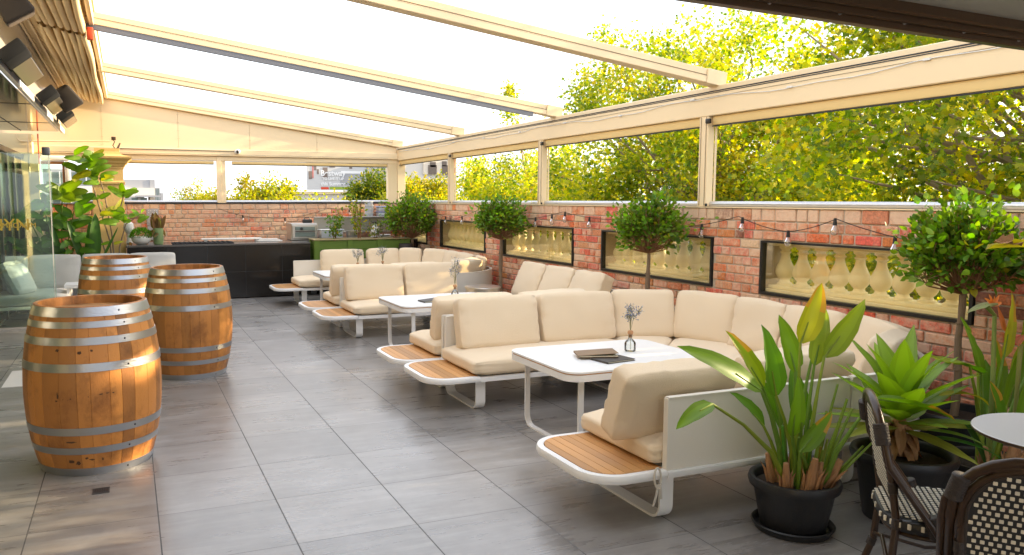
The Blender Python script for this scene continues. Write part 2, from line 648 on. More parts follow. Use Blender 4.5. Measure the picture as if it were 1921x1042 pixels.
def bulk(name, V, F, colors, m, parent=None, k=4):
    """fast mesh: V (n,3), F (m,k) quads or tris, colours per face"""
    me = bpy.data.meshes.new(name)
    V = np.asarray(V, np.float32)
    F = np.asarray(F, np.int32)
    if parent is not None:
        V = V - np.array(parent.location, np.float32)
    me.vertices.add(len(V))
    me.vertices.foreach_set('co', V.ravel())
    me.loops.add(F.size)
    me.loops.foreach_set('vertex_index', F.ravel())
    me.polygons.add(len(F))
    me.polygons.foreach_set('loop_start', np.arange(0, F.size, F.shape[1], dtype=np.int32))
    me.polygons.foreach_set('loop_total', np.full(len(F), F.shape[1], np.int32))
    me.update(calc_edges=True)
    ca = me.color_attributes.new('Col', 'FLOAT_COLOR', 'CORNER')
    cc = np.ones((len(F), 4), np.float32)
    cc[:, :3] = colors
    ca.data.foreach_set('color', np.repeat(cc, F.shape[1], axis=0).ravel())
    me.materials.append(m)
    me.shade_smooth()
    o = bpy.data.objects.new(name, me)
    C.objects.link(o)
    if parent is not None:
        o.parent = parent
    return o


# leaf templates in the xy plane, stem at the origin, length 1 along +y; quads
def tmpl_oval(w=.42, fold=.12):
    ys = [0, .28, .65, 1.]
    ws = [.06, w * .5, w * .42, .01]
    V, F = [], []
    for y, ww in zip(ys, ws):
        z = -.10 * y * y
        V += [(-ww, y, z + fold * ww * 2), (0, y, z), (ww, y, z + fold * ww * 2)]
    for i in range(3):
        a = i * 3
        F += [(a, a + 1, a + 4, a + 3), (a + 1, a + 2, a + 5, a + 4)]
    return np.array(V, np.float32), np.array(F, np.int32)


def tmpl_maple():
    # five pointed lobes
    P = [(0, 0), (.16, .10), (.52, .12), (.34, .36), (.62, .62), (.26, .60), (0, 1.), (-.26, .60), (-.62, .62), (-.34, .36), (-.52, .12), (-.16, .10)]
    V = [(x, y, .12 * abs(x) - .08 * y * y) for x, y in P] + [(0, .38, -.03)]
    c = 12
    F = [(c, 0, 1, 3), (3, 1, 2, 3), (c, 3, 4, 5), (c, 5, 6, 7), (c, 7, 8, 9), (c, 9, 11, 0), (9, 10, 11, 11)]
    F = [(c, 0, 1, 3), (c, 3, 4, 5), (c, 5, 6, 7), (c, 7, 8, 9), (c, 9, 11, 0)]
    V += [(.36, .22, .03), (-.36, .22, .03)]
    F += [(1, 2, 13, 3), (11, 9, 14, 10)]
    F[5] = (1, 2, 3, 13)
    F[6] = (11, 14, 9, 10)
    return np.array(V, np.float32), np.array(F, np.int32)


def scatter_leaves(name, pos, dirs, size, cols, tmpl, m, parent=None, rng=None, roll=1.):
    """pos (n,3) leaf stems, dirs (n,3) leaf axis, size (n,), cols (n,3)"""
    rng = rng or np.random.default_rng(1)
    T, F = tmpl
    n = len(pos)
    y = dirs / np.maximum(np.linalg.norm(dirs, axis=1, keepdims=True), 1e-6)
    a = rng.normal(size=(n, 3)) * roll + np.array([0, 0, 1.])
    x = np.cross(y, a)
    x /= np.maximum(np.linalg.norm(x, axis=1, keepdims=True), 1e-6)
    z = np.cross(x, y)
    s = size[:, None, None]
    V = pos[:, None, :] + s * (T[None, :, 0, None] * x[:, None, :] + T[None, :, 1, None] * y[:, None, :] + T[None, :, 2, None] * z[:, None, :])
    Fa = F[None] + (np.arange(n) * len(T))[:, None, None]
    return bulk(name, V.reshape(-1, 3), Fa.reshape(-1, F.shape[1]), np.repeat(cols, len(F), axis=0), m, parent)
XW, YB = 5.0, 14.95         # inner faces of the right-hand wall and the back wall
WT = 1.545                  # brick wall top
sc.cycles.use_denoising = True
sc.cycles.transparent_max_bounces = 24
sc.cycles.max_bounces = 8
sc.cycles.sample_clamp_indirect = 8

# ------------------------------------------------------------ ground and terrace floor
b = MB()
b.box(-900, 900, -600, 1500, -6.3, -6.2)
kind(obj('ground', b, M_asphalt))
b = MB()
b.box(-6, 5.0, -4, YB, -.3, 0)
kind(obj('terrace_floor', b, M_floor, smooth=0))
# a plain pale access hatch let into the floor
b = MB()
b.box(-1.06, -.74, 7.63, 8.35, .001, .005)
tag(obj('access_cover', b, M_white2), 'plain pale cover plate let into the dark floor left of the front barrel', 'floor cover')

# ------------------------------------------------------------ brick walls


def brick_col(r):
    k = r.random()
    if k < .66:
        c = (.64 + r.uniform(-.10, .08), .165 + r.uniform(-.05, .05), .060 + r.uniform(-.015, .03))
    elif k < .90:
        c = (.62 + r.uniform(-.05, .05), .23 + r.uniform(-.03, .04), .11)
    elif k < .96:
        c = (.64, .42 + r.uniform(-.03, .03), .24)
    else:
        c = (.26, .10, .06)
    return (*c, r.random())


def brick_rows(b, place, u0, u1, z0, z1, holes, r, pale=0.):
    """place(u0,u1,z0,z1,proud) adds one brick; holes are (u0,u1,z0,z1) rectangles kept clear"""
    z = z1
    row = 0
    while z - .03 > z0:
        h = .108 if row == 0 else .0765
        zl = z - h
        u = u0 - r.random() * .1
        while u < u1:
            if row == 0:
                w = r.choice((.108, .150, .225, .225))
            else:
                w = .225 if (row + int(u * 3.1)) % 3 else .108
            a, c = max(u, u0), min(u + w, u1)
            # cut by openings
            segs = [(a, c)]
            for h0, h1, g0, g1 in holes:
                if zl < g1 and z > g0:
                    ns = []
                    for s0, s1 in segs:
                        if s1 <= h0 or s0 >= h1:
                            ns.append((s0, s1))
                        else:
                            if s0 < h0 - .02:
                                ns.append((s0, h0))
                            if s1 > h1 + .02:
                                ns.append((h1, s1))
                    segs = ns
            for s0, s1 in segs:
                if s1 - s0 > .035:
                    col = brick_col(r)
                    if row == 0 and r.random() < .5:
                        col = (.66, .36, .22, .9)
                    col = (*col[:3], min(1, col[3] + pale + max(0, (u - 7) * .035) * (pale < .3)))
                    place(s0 + .006, s1 - .006, max(zl + .005, z0), z - .005, r.uniform(-.003, .004), col)
            u += w + .004
        z = zl - .002
        row += 1


btxt = ['nearest the camera, beside the large topiary', 'second from the camera', 'third from the camera', 'fourth from the camera', 'farthest, by the green planter']
WIN = [(3.37, 5.22), (5.81, 7.66), (8.27, 10.21), (10.81, 12.66), (13.30, 14.55)]
WZ0, WZ1 = .815, 1.275
r = random.Random(3)
wall_r = thing('brick_wall', 'old red brick parapet wall with balustrade windows along the right of the terrace', 'wall', (XW, 8, 0))
b = MB()
ys = [-1.5] + [q for w in WIN for q in w] + [YB + .3]
b.box(XW + .012, XW + .24, -1.5, YB + .3, 0, WZ0 - .001)
b.box(XW + .012, XW + .24, -1.5, YB + .3, WZ1 + .001, WT)
for i in range(0, len(ys), 2):
    b.box(XW + .012, XW + .24, ys[i], ys[i + 1], WZ0 - .001, WZ1 + .001)
obj('mortar', b, M_mortar, wall_r, smooth=0)
b = MB()
brick_rows(b, lambda u0, u1, z0, z1, p, c: b.rbox(XW - .002 + p, XW + .05, u0, u1, z0, z1, .006, 1, c), -1.0, YB, .0, WT, [(a, c, WZ0, WZ1) for a, c in WIN], r, .05)
obj('brick_face', b, M_brick, wall_r, smooth=0)
wall_b = thing('brick_wall', 'lime stained pale brick wall across the far end behind the kitchen counter', 'wall', (2, YB, 0))
b = MB()
b.box(-1.35, XW + .24, YB + .312, YB + .5, 0, WT)
b.box(-1.35, XW + .012, YB + .012, YB + .3, 0, WT)
obj('mortar', b, M_mortar, wall_b, smooth=0)
b = MB()
brick_rows(b, lambda u0, u1, z0, z1, p, c: b.rbox(u0, u1, YB - .002 + p, YB + .05, z0, z1, .006, 1, c), -1.3, XW - .004, .2, WT, [], r, .42)
obj('brick_face', b, M_brick, wall_b, smooth=0)

# pipe copings on the walls
cp = thing('pipe_coping', 'long galvanised pipe lying on a flat rail along the right brick wall top', 'coping', (XW + .05, 8, WT))
b = MB()
b.tube([(XW + .06, 2.62 + i * .0, WT + .034) if i == 0 else (XW + .06, 2.62 + (YB - 2.6) * i / 30, WT + .034) for i in range(31)], .026, 12)
obj('pipe', b, M_galv, cp)
b = MB()
b.box(XW - .012, XW + .2, -1.4, YB + .28, WT + .001, WT + .010)
obj('rail', b, M_cream, cp)
b = MB()
for y in (3.42, 6.9, 10.4, 13.6):
    b.tube([(XW + .06, y, WT + .034), (XW + .06, y + .06, WT + .034)], .030, 12)
obj('coupling', b, M_galv, cp)
cp2 = thing('pipe_coping', 'galvanised pipe with dark underside along the far brick wall top', 'coping', (2, YB, WT))
b = MB()
b.tube([(-.75 + (XW + .6) * i / 20, YB + .06, WT + .036) for i in range(21)], .026, 12)
obj('pipe', b, M_galv, cp2)
b = MB()
b.box(-1.3, XW - .014, YB - .012, YB + .25, WT + .001, WT + .010)
obj('rail', b, M_line, cp2)

# balustrade windows
wtxt = ['nearest, half hidden by the largest topiary tree', 'second from the camera, behind the third topiary crown',
        'third from the camera, above the three leaning cushions', 'fourth from the camera, right of the second topiary',
        'farthest, hidden behind the topiary by the green planter']
for i, (y0, y1) in enumerate(WIN):
    yc = (y0 + y1) / 2
    w = thing('wall_window', 'black framed glazed opening in the brick wall, ' + wtxt[i], 'window', (XW, yc, WZ0), 'black framed windows in the right wall')
    b = MB()
    f = .028
    b.box(XW - .010, XW + .04, y0 + .004, y1 - .004, WZ0 + .002, WZ0 + f)
    b.box(XW - .010, XW + .04, y0 + .004, y1 - .004, WZ1 - .016, WZ1 - .002)
    b.box(XW - .010, XW + .04, y0 + .004, y0 + f, WZ0 + f, WZ1 - .016)
    b.box(XW - .010, XW + .04, y1 - f, y1 - .004, WZ0 + f, WZ1 - .016)
    obj('frame', b, M_blackfr, w)
    b = MB()
    b.box(XW + .014, XW + .019, y0 + f, y1 - f, WZ0 + f, WZ1 - .016)
    obj('pane', b, M_yglass, w, smooth=0)
    bal = thing('stone_balustrade', 'pale stone balusters in the opening ' + btxt[i], 'balustrade', (XW + .15, yc, WZ0), 'stone balustrades behind the windows')
    b = MB()
    b.rbox(XW + .052, XW + .34, y0 + .004, y1 - .004, WZ0 + .0, WZ0 + .05, .006, 1)
    b.rbox(XW + .085, XW + .30, y0 + .004, y1 - .004, WZ0 + .051, WZ0 + .08, .006, 1)
    yy = y0 + .1
    obj('plinth', b, M_stone, bal)
    b = MB()
    b.rbox(XW + .075, XW + .31, y0 + .004, y1 - .004, WZ1 - .045, WZ1 - .004, .008, 1)
    obj('top_rail', b, M_stone, bal)
    prof = [(.062, 0), (.062, .018), (.045, .026), (.038, .045), (.052, .058), (.07, .085), (.078, .115), (.072, .15), (.055, .185), (.040, .22), (.033, .255),
            (.034, .268), (.044, .276), (.044, .286), (.033, .292), (.036, .305), (.052, .315), (.052, .337)]
    nb = int((y1 - y0) / .182)
    for k in range(nb):
        y = y0 + .09 + (y1 - y0 - .18) * k / (nb - 1)
        b = MB()
        b.lathe(prof, 16, (XW + .19, y, WZ0 + .08))
        obj('baluster', b, M_stone, bal)

# dark steel door jamb at the right edge of the terrace wall
b = MB()
b.box(XW - .09, XW - .012, 2.72, 2.78, 0, 1.32)
b.box(XW - .09, XW - .012, 2.60, 2.64, 0, 1.32)
tag(obj('door_jamb', b, M_blackfr), 'thin black upright frame against the brick at the far right edge', 'frame post')

# ------------------------------------------------------------ pergola
br = thing('pergola_beam', 'long cream box beam over the right wall, with a dark seam and a clipped cable', 'beam', (XW, 8, 2.4))
b = MB()
b.rbox(XW, XW + .16, .3, YB + .22, 2.385, 2.60, .006, 1)
b.rbox(XW + .02, XW + .20, .3, YB + .22, 2.603, 2.655, .006, 1)
obj('beam', b, M_cream, br)
b = MB()
b.box(XW - .002, XW + .018, .3, YB, 2.600, 2.608)
b.box(XW - .004, XW + .0, .3, YB + .0, 2.555, 2.5565)
b.box(XW - .0035, XW + .0, .3, YB + .0, 2.585, 2.592)
obj('seam', b, M_line, br)
b = MB()
pts = []
for i in range(90):
    y = .5 + (YB - .6) * i / 89
    pts.append((XW - .010, y, 2.535 + .018 * math.sin(y * 2.3) + .008 * math.sin(y * 7)))
b.tube(pts, .0035, 6)
for i in range(12):
    y = 1.4 + i * 1.18
    b.box(XW - .018, XW - .003, y, y + .05, 2.535 + .018 * math.sin(y * 2.3) - .003, 2.548 + .018 * math.sin(y * 2.3))
obj('cable', b, M_white2, br)

POSTS = [(5.93, 'nearest'), (9.07, 'middle'), (12.20, 'third')]
PW = .12
yprev = .3
for i, (y, nm) in enumerate(POSTS):
    p = thing('pergola_post', 'cream steel post rising from the right wall, %s of the row' % nm, 'post', (XW + .05, y, WT), 'cream posts along the right wall')
    b = MB()
    b.rbox(XW + .0, XW + .075, y, y + PW, WT + .012, 2.383, .004, 1)
    b.rbox(XW + .076, XW + .10, y - .012, y - .001, WT + .012, 2.383, .003, 1)
    obj('shaft', b, M_cream, p)
    b = MB()
    b.box(XW - .0045, XW - .0, y + .02, y + .026, WT + .02, 2.38)
    b.box(XW - .0045, XW - .0, y + PW - .03, y + PW - .024, WT + .02, 2.38)
    obj('groove', b, mat('groove_shadow_gap', (.30, .22, .13), .7), p)
    b = MB()
    b.rbox(XW - .03, XW - .002, y - .05, y + .01, 2.315, 2.36, .008, 2)
    obj('bracket', b, M_blackfr, p)
    b = MB()
    b.rbox(XW - .02, XW - .002, y - .03, y - .004, WT + .013, WT + .04, .008, 2)
    obj('bracket', b, M_blackfr, p)
p = thing('pergola_post', 'double cream corner post where the two brick walls meet', 'post', (XW, YB, WT), 'cream corner posts')
b = MB()
b.rbox(XW + .0, XW + .16, YB + .0, YB + .16, WT + .012, 2.383, .004, 1)
b.rbox(XW - .2, XW - .003, YB + .02, YB + .12, WT + .012, 2.36, .004, 1)
obj('shaft', b, M_cream, p)
# rolled blinds between the posts
ed = [(.3, 5.91), (6.06, 9.05), (9.20, 12.18), (12.33, YB - .02)]
for i, (a, c) in enumerate(ed):
    p = thing('roller_blind', 'rolled cream blind under the right beam, %s bay' % ('nearest widest', 'second', 'third', 'farthest')[i], 'blind', (XW, (a + c) / 2, 2.3), 'rolled blinds under the beams')
    b = MB()
    b.rbox(XW + .03, XW + .13, a, c, 2.30, 2.384, .012, 2)
    obj('roll', b, M_creamdk, p)
    b = MB()
    b.box(XW + .028, XW + .05, a, c, 2.290, 2.298)
    obj('bottom_bar', b, M_line, p)

# back beam, gable and post
bb = thing('pergola_beam', 'cream double beam spanning the far end under the cladding', 'beam', (2, YB, 2.4))
b = MB()
b.rbox(-1.9, XW - .002, YB - .03, YB + .1, 2.405, 2.525, .006, 1)
b.rbox(-1.9, XW - .002, YB + .01, YB + .11, 2.320, 2.403, .006, 1)
obj('beam', b, M_cream, bb)
b = MB()
b.box(-1.9, XW - .21, YB - .032, YB - .03, 2.428, 2.431)
obj('seam', b, M_line, bb)
for i, (a, c) in enumerate(((-.05, 1.50), (1.82, XW - .21))):
    p = thing('roller_blind', 'rolled cream blind under the far beam, %s' % ('left of the far post', 'right of the far post')[i], 'blind', (a, YB, 2.3), 'rolled blinds under the beams')
    b = MB()
    b.rbox(a, c, YB + .02, YB + .09, 2.262, 2.314, .01, 2)
    obj('roll', b, M_creamdk, p)
    b = MB()
    b.box(a, c, YB + .018, YB + .04, 2.250, 2.260)
    obj('bottom_bar', b, M_line, p)
p = thing('pergola_post', 'cream steel post standing on the far brick wall above the counter', 'post', (1.6, YB, WT))
b = MB()
b.rbox(1.545, 1.625, YB + .0, YB + .1, WT + .012, 2.40, .004, 1)
b.rbox(1.626, 1.70, YB + .02, YB + .12, WT + .012, 2.318, .004, 1)
obj('shaft', b, M_cream, p)

SL = (3.36 - 2.655) / (-.28 - XW)   # rafter slope dz/dx (negative)


def rafz(x):
    return 2.655 + SL * (x - XW)


g = thing('gable_cladding', 'pale sheet cladding filling the gable at the far end under the roof rail', 'cladding', (2, YB, 2.5))
b = MB()
xs = [-2.4, -.35, .9, 2.15, 3.4, XW - .02]
for i in range(5):
    x0, x1 = xs[i] + .002, xs[i + 1] - .002
    poly = [(x0, 2.527), (x1, 2.527), (x1, rafz(x1) - .02), (x0, rafz(max(x0, -.9)) - .02)]
    M = Matrix(((1, 0, 0, 0), (0, 0, 1, 0), (0, 1, 0, 0), (0, 0, 0, 1)))
    b.prism(poly, YB + .04, YB + .06, M=M)
b.prism([(-2.4, 2.5), (XW, 2.5), (XW, rafz(XW) + .05), (-.6, rafz(-.6) + .05), (-2.4, rafz(-.6) + .05)], YB + .062, YB + .075, M=M)
obj('sheet', b, M_gable, g, smooth=0)
b = MB()
for x in xs[1:-1]:
    for z in np.arange(2.56, rafz(x) - .05, .14):
        b.lathe([(.0, .0), (.006, .0)], 6, (0, 0, 0))
        b.box(x - .016, x - .011, YB + .034, YB + .04, z, z + .005)
        b.box(x + .011, x + .016, YB + .034, YB + .04, z, z + .005)
b.v, b.f, b.c = b.v, [f for f in b.f], b.c
obj('fixing_screw', b, mat('rust_screw', (.22, .10, .04), .7), g, smooth=0)


def rafter(y, label, shade=False, w=.12):
    t = thing('roof_rafter', label, 'rafter', (XW, y, 2.6), 'sloping cream rafters')
    M = Matrix.Translation((XW, y, 2.655)) @ Matrix.Rotation(-math.atan(SL), 4, 'Y')
    L = (XW + .34) / math.cos(math.atan(SL))
    b = MB()
    b.rbox(-L, -.12, 0, w, .0, .062, .004, 1, M=M)
    b.rbox(-L, -.12, .012, w - .012, .064, .125, .004, 1, M=M)
    obj('profile', b, M_cream, t)
    b = MB()
    b.rbox(-.118, .10, -.004, w + .004, -.004, .128, .004, 1, M=M)
    b.box(-.122, -.117, -.006, -.004, .0, .125, M=M)
    obj('end_shoe', b, M_cream, t)
    b = MB()
    b.box(-L, -.125, -.003, 0, .060, .0665, M=M)
    obj('groove', b, mat('rafter_groove', (.20, .13, .07), .7), t)
    if shade:
        b = MB()
        for k in range(5):
            b.box(-L, -.30, .005 + k * .022, .022 + k * .022, -.052 + k * .003, -.002, M=M)
        obj('gutter_track', b, M_greyshade, t)
    return t


rafter(5.83, 'nearest sloping cream rafter crossing the top of the picture')
rafter(8.76, 'second sloping cream rafter, with a grey pleated track beneath it', True)
rafter(11.86, 'third sloping cream rafter, slimmer looking and plain underneath')
rafter(YB - .02, 'farthest cream roof rail running along the top of the far cladding')

# dark canopy edge overhead, near the camera
ce = thing('canopy_edge', 'dark bronze canopy edge beam with bolts across the upper right corner', 'canopy', (2, 1.9, 2.2))
b = MB()
CT = Matrix.Translation((3.2, 0, 2.187)) @ Matrix.Rotation(.0225, 4, 'Y') @ Matrix.Translation((-3.2, 0, -2.187))
b.rbox(-2.5, XW + 1, 1.99, 2.03, 2.185, 2.235, .004, 1, M=CT)
b.rbox(-2.5, XW + 1, 1.967, 1.988, 2.205, 2.27, .004, 1, M=CT)
b.rbox(-2.5, XW + 1, 1.94, 1.966, 2.225, 2.29, .006, 1, M=CT)
obj('beam', b, M_bronze, ce)
for x in np.arange(.4, 4.6, .30):
    b = MB()
    M = CT @ Matrix.Translation((x, 1.989, 2.210)) @ Matrix.Rotation(PI / 2, 4, 'X')
    bm = bmesh.new()
    bmesh.ops.create_uvsphere(bm, u_segments=8, v_segments=6, radius=.0085)
    b.bm(bm, M)
    obj('bolt', b, M_galv, ce)
b = MB()
b.box(-2.5, XW + 1, -2.6, 1.939, 2.262, 2.32, M=CT)
obj('soffit', b, M_ceil, ce)

# ------------------------------------------------------------ left side: retracted awning, fascia, doors
aw = thing('retracted_awning', 'cream fabric roof drawn back into tight folds at the upper left', 'awning', (-.6, 9, 3.1))
rr = random.Random(5)


def fold_run(y0, y1, n, x0, dx, zt, sag):
    for k in range(n):
        x = x0 - k * dx
        b = MB()
        pts, ny = [], 14
        vs, fs = [], []
        m = 9
        ph = rr.random() * 6
        for j in range(ny + 1):
            y = y0 + (y1 - y0) * j / ny
            wob = .010 * math.sin(y * 1.7 + ph) + (.02 * math.sin(y * .9 + ph) if k > 4 else 0)
            d = sag * (1 + .06 * math.sin(y * 1.1 + ph)) - .012 * k
            for q in range(m):
                a = PI * q / (m - 1)
                xx = x + wob + math.cos(a) * dx * .43
                zz = zt - d - math.sin(a) * dx * .55 if True else 0
                if q in (0, m - 1):
                    zz = zt - .01
                vs.append((xx, y, zz))
        for j in range(ny):
            for q in range(m - 1):
                a = j * m + q
                fs.append((a, a + 1, a + m + 1, a + m))
        b.add(vs, fs)
        obj('fold', b, M_awn, aw, smooth=60)


b = MB()
b.box(-1.1, -.74, 1.5, YB, 3.46, 3.475)
b.box(-1.02, -.22, 1.5, YB, 3.480, 3.49)
obj('backing_board', b, M_awn, aw)
fold_run(6.0, 8.62, 7, -.33, .068, 3.42, .15)
fold_run(8.80, YB - .1, 7, -.33, .064, 3.42, .15)
fold_run(3.0, 5.7, 8, -.33, .062, 3.42, .13)
b = MB()
for k in range(9):
    b.box(-.95 + k * .085, -.93 + k * .085, 2.0, YB - .12, 3.43, 3.45)
b.rbox(-.28, -.235, 1.5, YB, 3.34, 3.47, .01, 2)
obj('head_rail', b, M_cream, aw)
b = MB()
b.rbox(-.30, -.24, 8.64, 8.70, 3.18, 3.30, .01, 2, col=(.75, .1, .02, 1))
obj('red_end_cap', b, mat('red_cap', (.6, .07, .02), .5), aw)

fa = thing('building_facade', 'left building front with pale fascia board, mirrored soffit and folding glass doors', 'building', (-1.0, 10, 2.7))
b = MB()
b.rbox(-.965, -.92, -1, YB - .05, 2.72, 2.80, .006, 1)
obj('fascia', b, M_white, fa)
b = MB()
b.box(-1.02, -.97, -1, YB - .05, 2.80, 3.9)
obj('upper_cladding', b, mat('reflective_pale_panel', (.74, .71, .67), .18, .3, noise_scale=2.2, noise_amt=.45, stretch=(1, 2.5, .5)), fa)  # pale base colour stands in for bright reflections on the cladding
b = MB()
b.box(-2.6, -.967, 1, YB - .8, 2.70, 2.718)
obj('soffit', b, mat('mirrored_soffit', (.10, .075, .05), .10, .6, noise_scale=1.5, noise_amt=.7, stretch=(1, 5, 1)), fa)
b = MB()
for k in range(5):
    b.box(-2.6, -.967, 3 + k * 2.4, 3.02 + k * 2.4, 2.696, 2.6995)
b.box(-1.5, -1.49, 1, YB - .8, 2.696, 2.6995)
obj('soffit_joint', b, M_line, fa)
b = MB()
b.box(-2.70, -2.62, -4, YB - .3, 0, 2.69)
obj('side_wall', b, M_wallcream, fa)
b = MB()
for y in (-2.5, 0.2, 2.9, 5.6, 8.3):
    b.box(-2.615, -2.60, y, y + 2.3, .05, 2.3)
obj('side_glazing', b, M_doorglass, fa)
b = MB()
b.box(-1.62, -1.58, 10.6, YB - .05, 0, 2.28)
obj('door_glass', b, M_doorglass, fa)
b = MB()
for y in (11.2, 12.0, 12.8, 13.6, 14.4):
    b.rbox(-1.60, -1.54, y, y + .05, 0, 2.30, .006, 1)
b.rbox(-1.60, -1.53, 10.6, YB - .05, 2.28, 2.36, .006, 1)
obj('door_frame', b, M_blackfr, fa)
b = MB()
b.box(-2.6, -1.40, YB - .30, YB - .02, 2.37, 2.69)
b.box(-2.4, -1.32, YB - .28, YB - .03, 0, 2.37)
obj('render_wall', b, M_wallcream, fa)
# end wall with a framed window
w = thing('white_framed_window', 'rounded white window frame with brown inner frame, behind the fig plant', 'window', (-1.1, YB, 1.6))
b = MB()
b.rbox(-1.31, -.86, YB - .05, YB + .05, 2.27, 2.36, .03, 3)
b.rbox(-.945, -.86, YB - .05, YB + .05, 1.56, 2.269, .02, 2)
obj('outer_frame', b, M_white, w)
b = MB()
b.rbox(-1.31, -.95, YB - .03, YB + .03, 2.215, 2.266, .006, 1)
b.rbox(-.985, -.95, YB - .03, YB + .03, 1.58, 2.213, .006, 1)
obj('inner_frame', b, mat('brown_frame', (.22, .10, .035), .5), w)
b = MB()
b.box(-1.31, -.99, YB - .004, YB + .004, 1.58, 2.21)
obj('pane', b, M_glass, w)
pi = thing('wall_conduit', 'thin cream conduit running along the end wall above the rendered pillar', 'conduit', (-1, YB, 2.4))
b = MB()
b.tube([(-1.62, YB - .33, 2.68), (-1.60, YB - .33, 2.60), (-1.57, YB - .33, 2.565), (-.30, YB - .33, 2.60), (-.22, YB - .33, 2.60)], .010, 8)
b.tube([(-1.45, YB - .34, 2.69), (-1.45, YB - .34, 2.0)], .014, 8)
obj('pipe', b, M_cream, pi)
b = MB()
b.tube([(-1.30, YB - .36, 2.69), (-1.30, YB - .36, 2.2)], .011, 8)
obj('red_pipe', b, mat('red_pipe_paint', (.6, .09, .03), .5), pi)

# rendered pillar with moulded capital
pl = thing('rendered_pillar', 'ochre rendered pillar with a stepped cornice left of the counter', 'pillar', (-.25, 14.2, 0))
PY0, PY1 = 14.0, 14.5


def sqring(b, prof, x0, x1, y0, y1):
    for (e0, z0), (e1, z1) in zip(prof[:-1], prof[1:]):
        vs = [(x0 - e0, y0 - e0, z0), (x1 + e0, y0 - e0, z0), (x1 + e0, y1 + e0, z0), (x0 - e0, y1 + e0, z0),
              (x0 - e1, y0 - e1, z1), (x1 + e1, y0 - e1, z1), (x1 + e1, y1 + e1, z1), (x0 - e1, y1 + e1, z1)]
        b.add(vs, [(0, 1, 5, 4), (1, 2, 6, 5), (2, 3, 7, 6), (3, 0, 4, 7)])


b = MB()
sqring(b, [(0, 0), (0, 1.86)], -.50, -.03, PY0, PY1)
obj('shaft', b, M_cornice, pl, smooth=0)
b = MB()
sqring(b, [(0, 1.861), (.018, 1.87), (.024, 1.90), (.010, 1.915), (.0, 1.925), (0, 2.12), (.012, 2.125), (.012, 2.15), (.03, 2.165), (.038, 2.19),
           (.07, 2.215), (.075, 2.235), (.10, 2.26), (.135, 2.285), (.14, 2.315), (.02, 2.335), (-.03, 2.36), (-.045, 2.40), (-.045, 2.45), (-.2, 2.452)], -.50, -.03, PY0, PY1)
obj('cornice', b, M_cornice, pl, smooth=30)
b = MB()
b.tube([(-.10, 14.1, 2.45), (-.06, 14.12, 2.54)], [.02, .012], 6)
b.tube([(-.14, 14.1, 2.45), (-.17, 14.12, 2.50), (-.14, 14.1, 2.56), (-.17, 14.1, 2.60)], .008, 6)
b.rbox(-.19, -.12, 14.08, 14.14, 2.585, 2.64, .008, 2)
tag(obj('flood_lamp', b, M_bronze), 'small bent flood lamp and broken bracket on top of the pillar', 'lamp')

# security camera
scm = thing('security_camera', 'small white dome security camera on the far cream beam', 'camera', (1.91, YB - .08, 2.49))
b = MB()
bm = bmesh.new()
bmesh.ops.create_uvsphere(bm, u_segments=16, v_segments=10, radius=.047)
b.bm(bm, Matrix.Translation((1.915, YB - .075, 2.49)))
b.tube([(1.905, YB - .028, 2.49), (1.905, YB - .05, 2.49)], .045, 14)
obj('housing', b, M_white, scm)
b = MB()
bm = bmesh.new()
bmesh.ops.create_uvsphere(bm, u_segments=14, v_segments=8, radius=.028)
b.bm(bm, Matrix.Translation((1.908, YB - .105, 2.486)))
obj('lens', b, M_blackfr, scm)
b = MB()
b.tube([(-.2, YB - .036, 2.50), (1.2, YB - .036, 2.499), (1.86, YB - .036, 2.492)], .005, 6)
obj('wire', b, M_line, scm)

# glass door pane on the left
gp = thing('glass_door_pane', 'frameless green tinted glass pane with gold lettering in front of the left sofa', 'glass door', (-1.4, 11.08, 0))
b = MB()
b.box(-2.4, -.885, 11.07, 11.08, .03, 2.20)
b.box(-.8745, -.862, 11.07, 11.08, .03, 2.20)
obj('pane', b, M_gpane, gp, smooth=0)
b = MB()
b.box(-.8845, -.875, 11.068, 11.082, .03, 2.20)
obj('edge_strip', b, mat('polished_glass_edge', (.72, .68, .60), .3), gp, smooth=0)
b = MB()
b.rbox(-.95, -.86, 11.04, 11.11, 2.17, 2.27, .012, 2)
obj('top_hinge', b, mat('grey_hinge', (.10, .11, .13), .4, .4), gp)
b = MB()
b.box(-2.4, -.86, 11.055, 11.095, .001, .03)
obj('bottom_track', b, M_steel, gp)


def text_mb(body, size, M, ext=.001, mirror=False, align='CENTER', bold=0.):
    cu = bpy.data.curves.new('txt', 'FONT')
    cu.body = body
    cu.size = size
    cu.extrude = ext
    cu.align_x = align
    cu.offset = bold
    o = bpy.data.objects.new('txt', cu)
    C.objects.link(o)
    dg = bpy.context.evaluated_depsgraph_get()
    me = bpy.data.meshes.new_from_object(o.evaluated_get(dg))
    b = MB()
    S = Matrix.Diagonal((-1 if mirror else 1, 1, 1, 1))
    b.add([M @ S @ v.co for v in me.vertices], [tuple(p.vertices) for p in me.polygons])
    bpy.data.objects.remove(o)
    bpy.data.curves.remove(cu)
    bpy.data.meshes.remove(me)
    return b


MX = Matrix(((1, 0, 0, 0), (0, 0, -1, 0), (0, 1, 0, 0), (0, 0, 0, 1)))   # text plane -> facing -Y
obj('large_lettering', text_mb('NNYN', .21, Matrix.Translation((-1.43, 11.064, 1.24)) @ MX), M_gold, gp, smooth=0)
obj('small_lettering', text_mb('MIRRORMA', .085, Matrix.Translation((-1.27, 11.060, 1.275)) @ MX, mirror=True), M_gold, gp, smooth=0)
# ------------------------------------------------------------ sofas


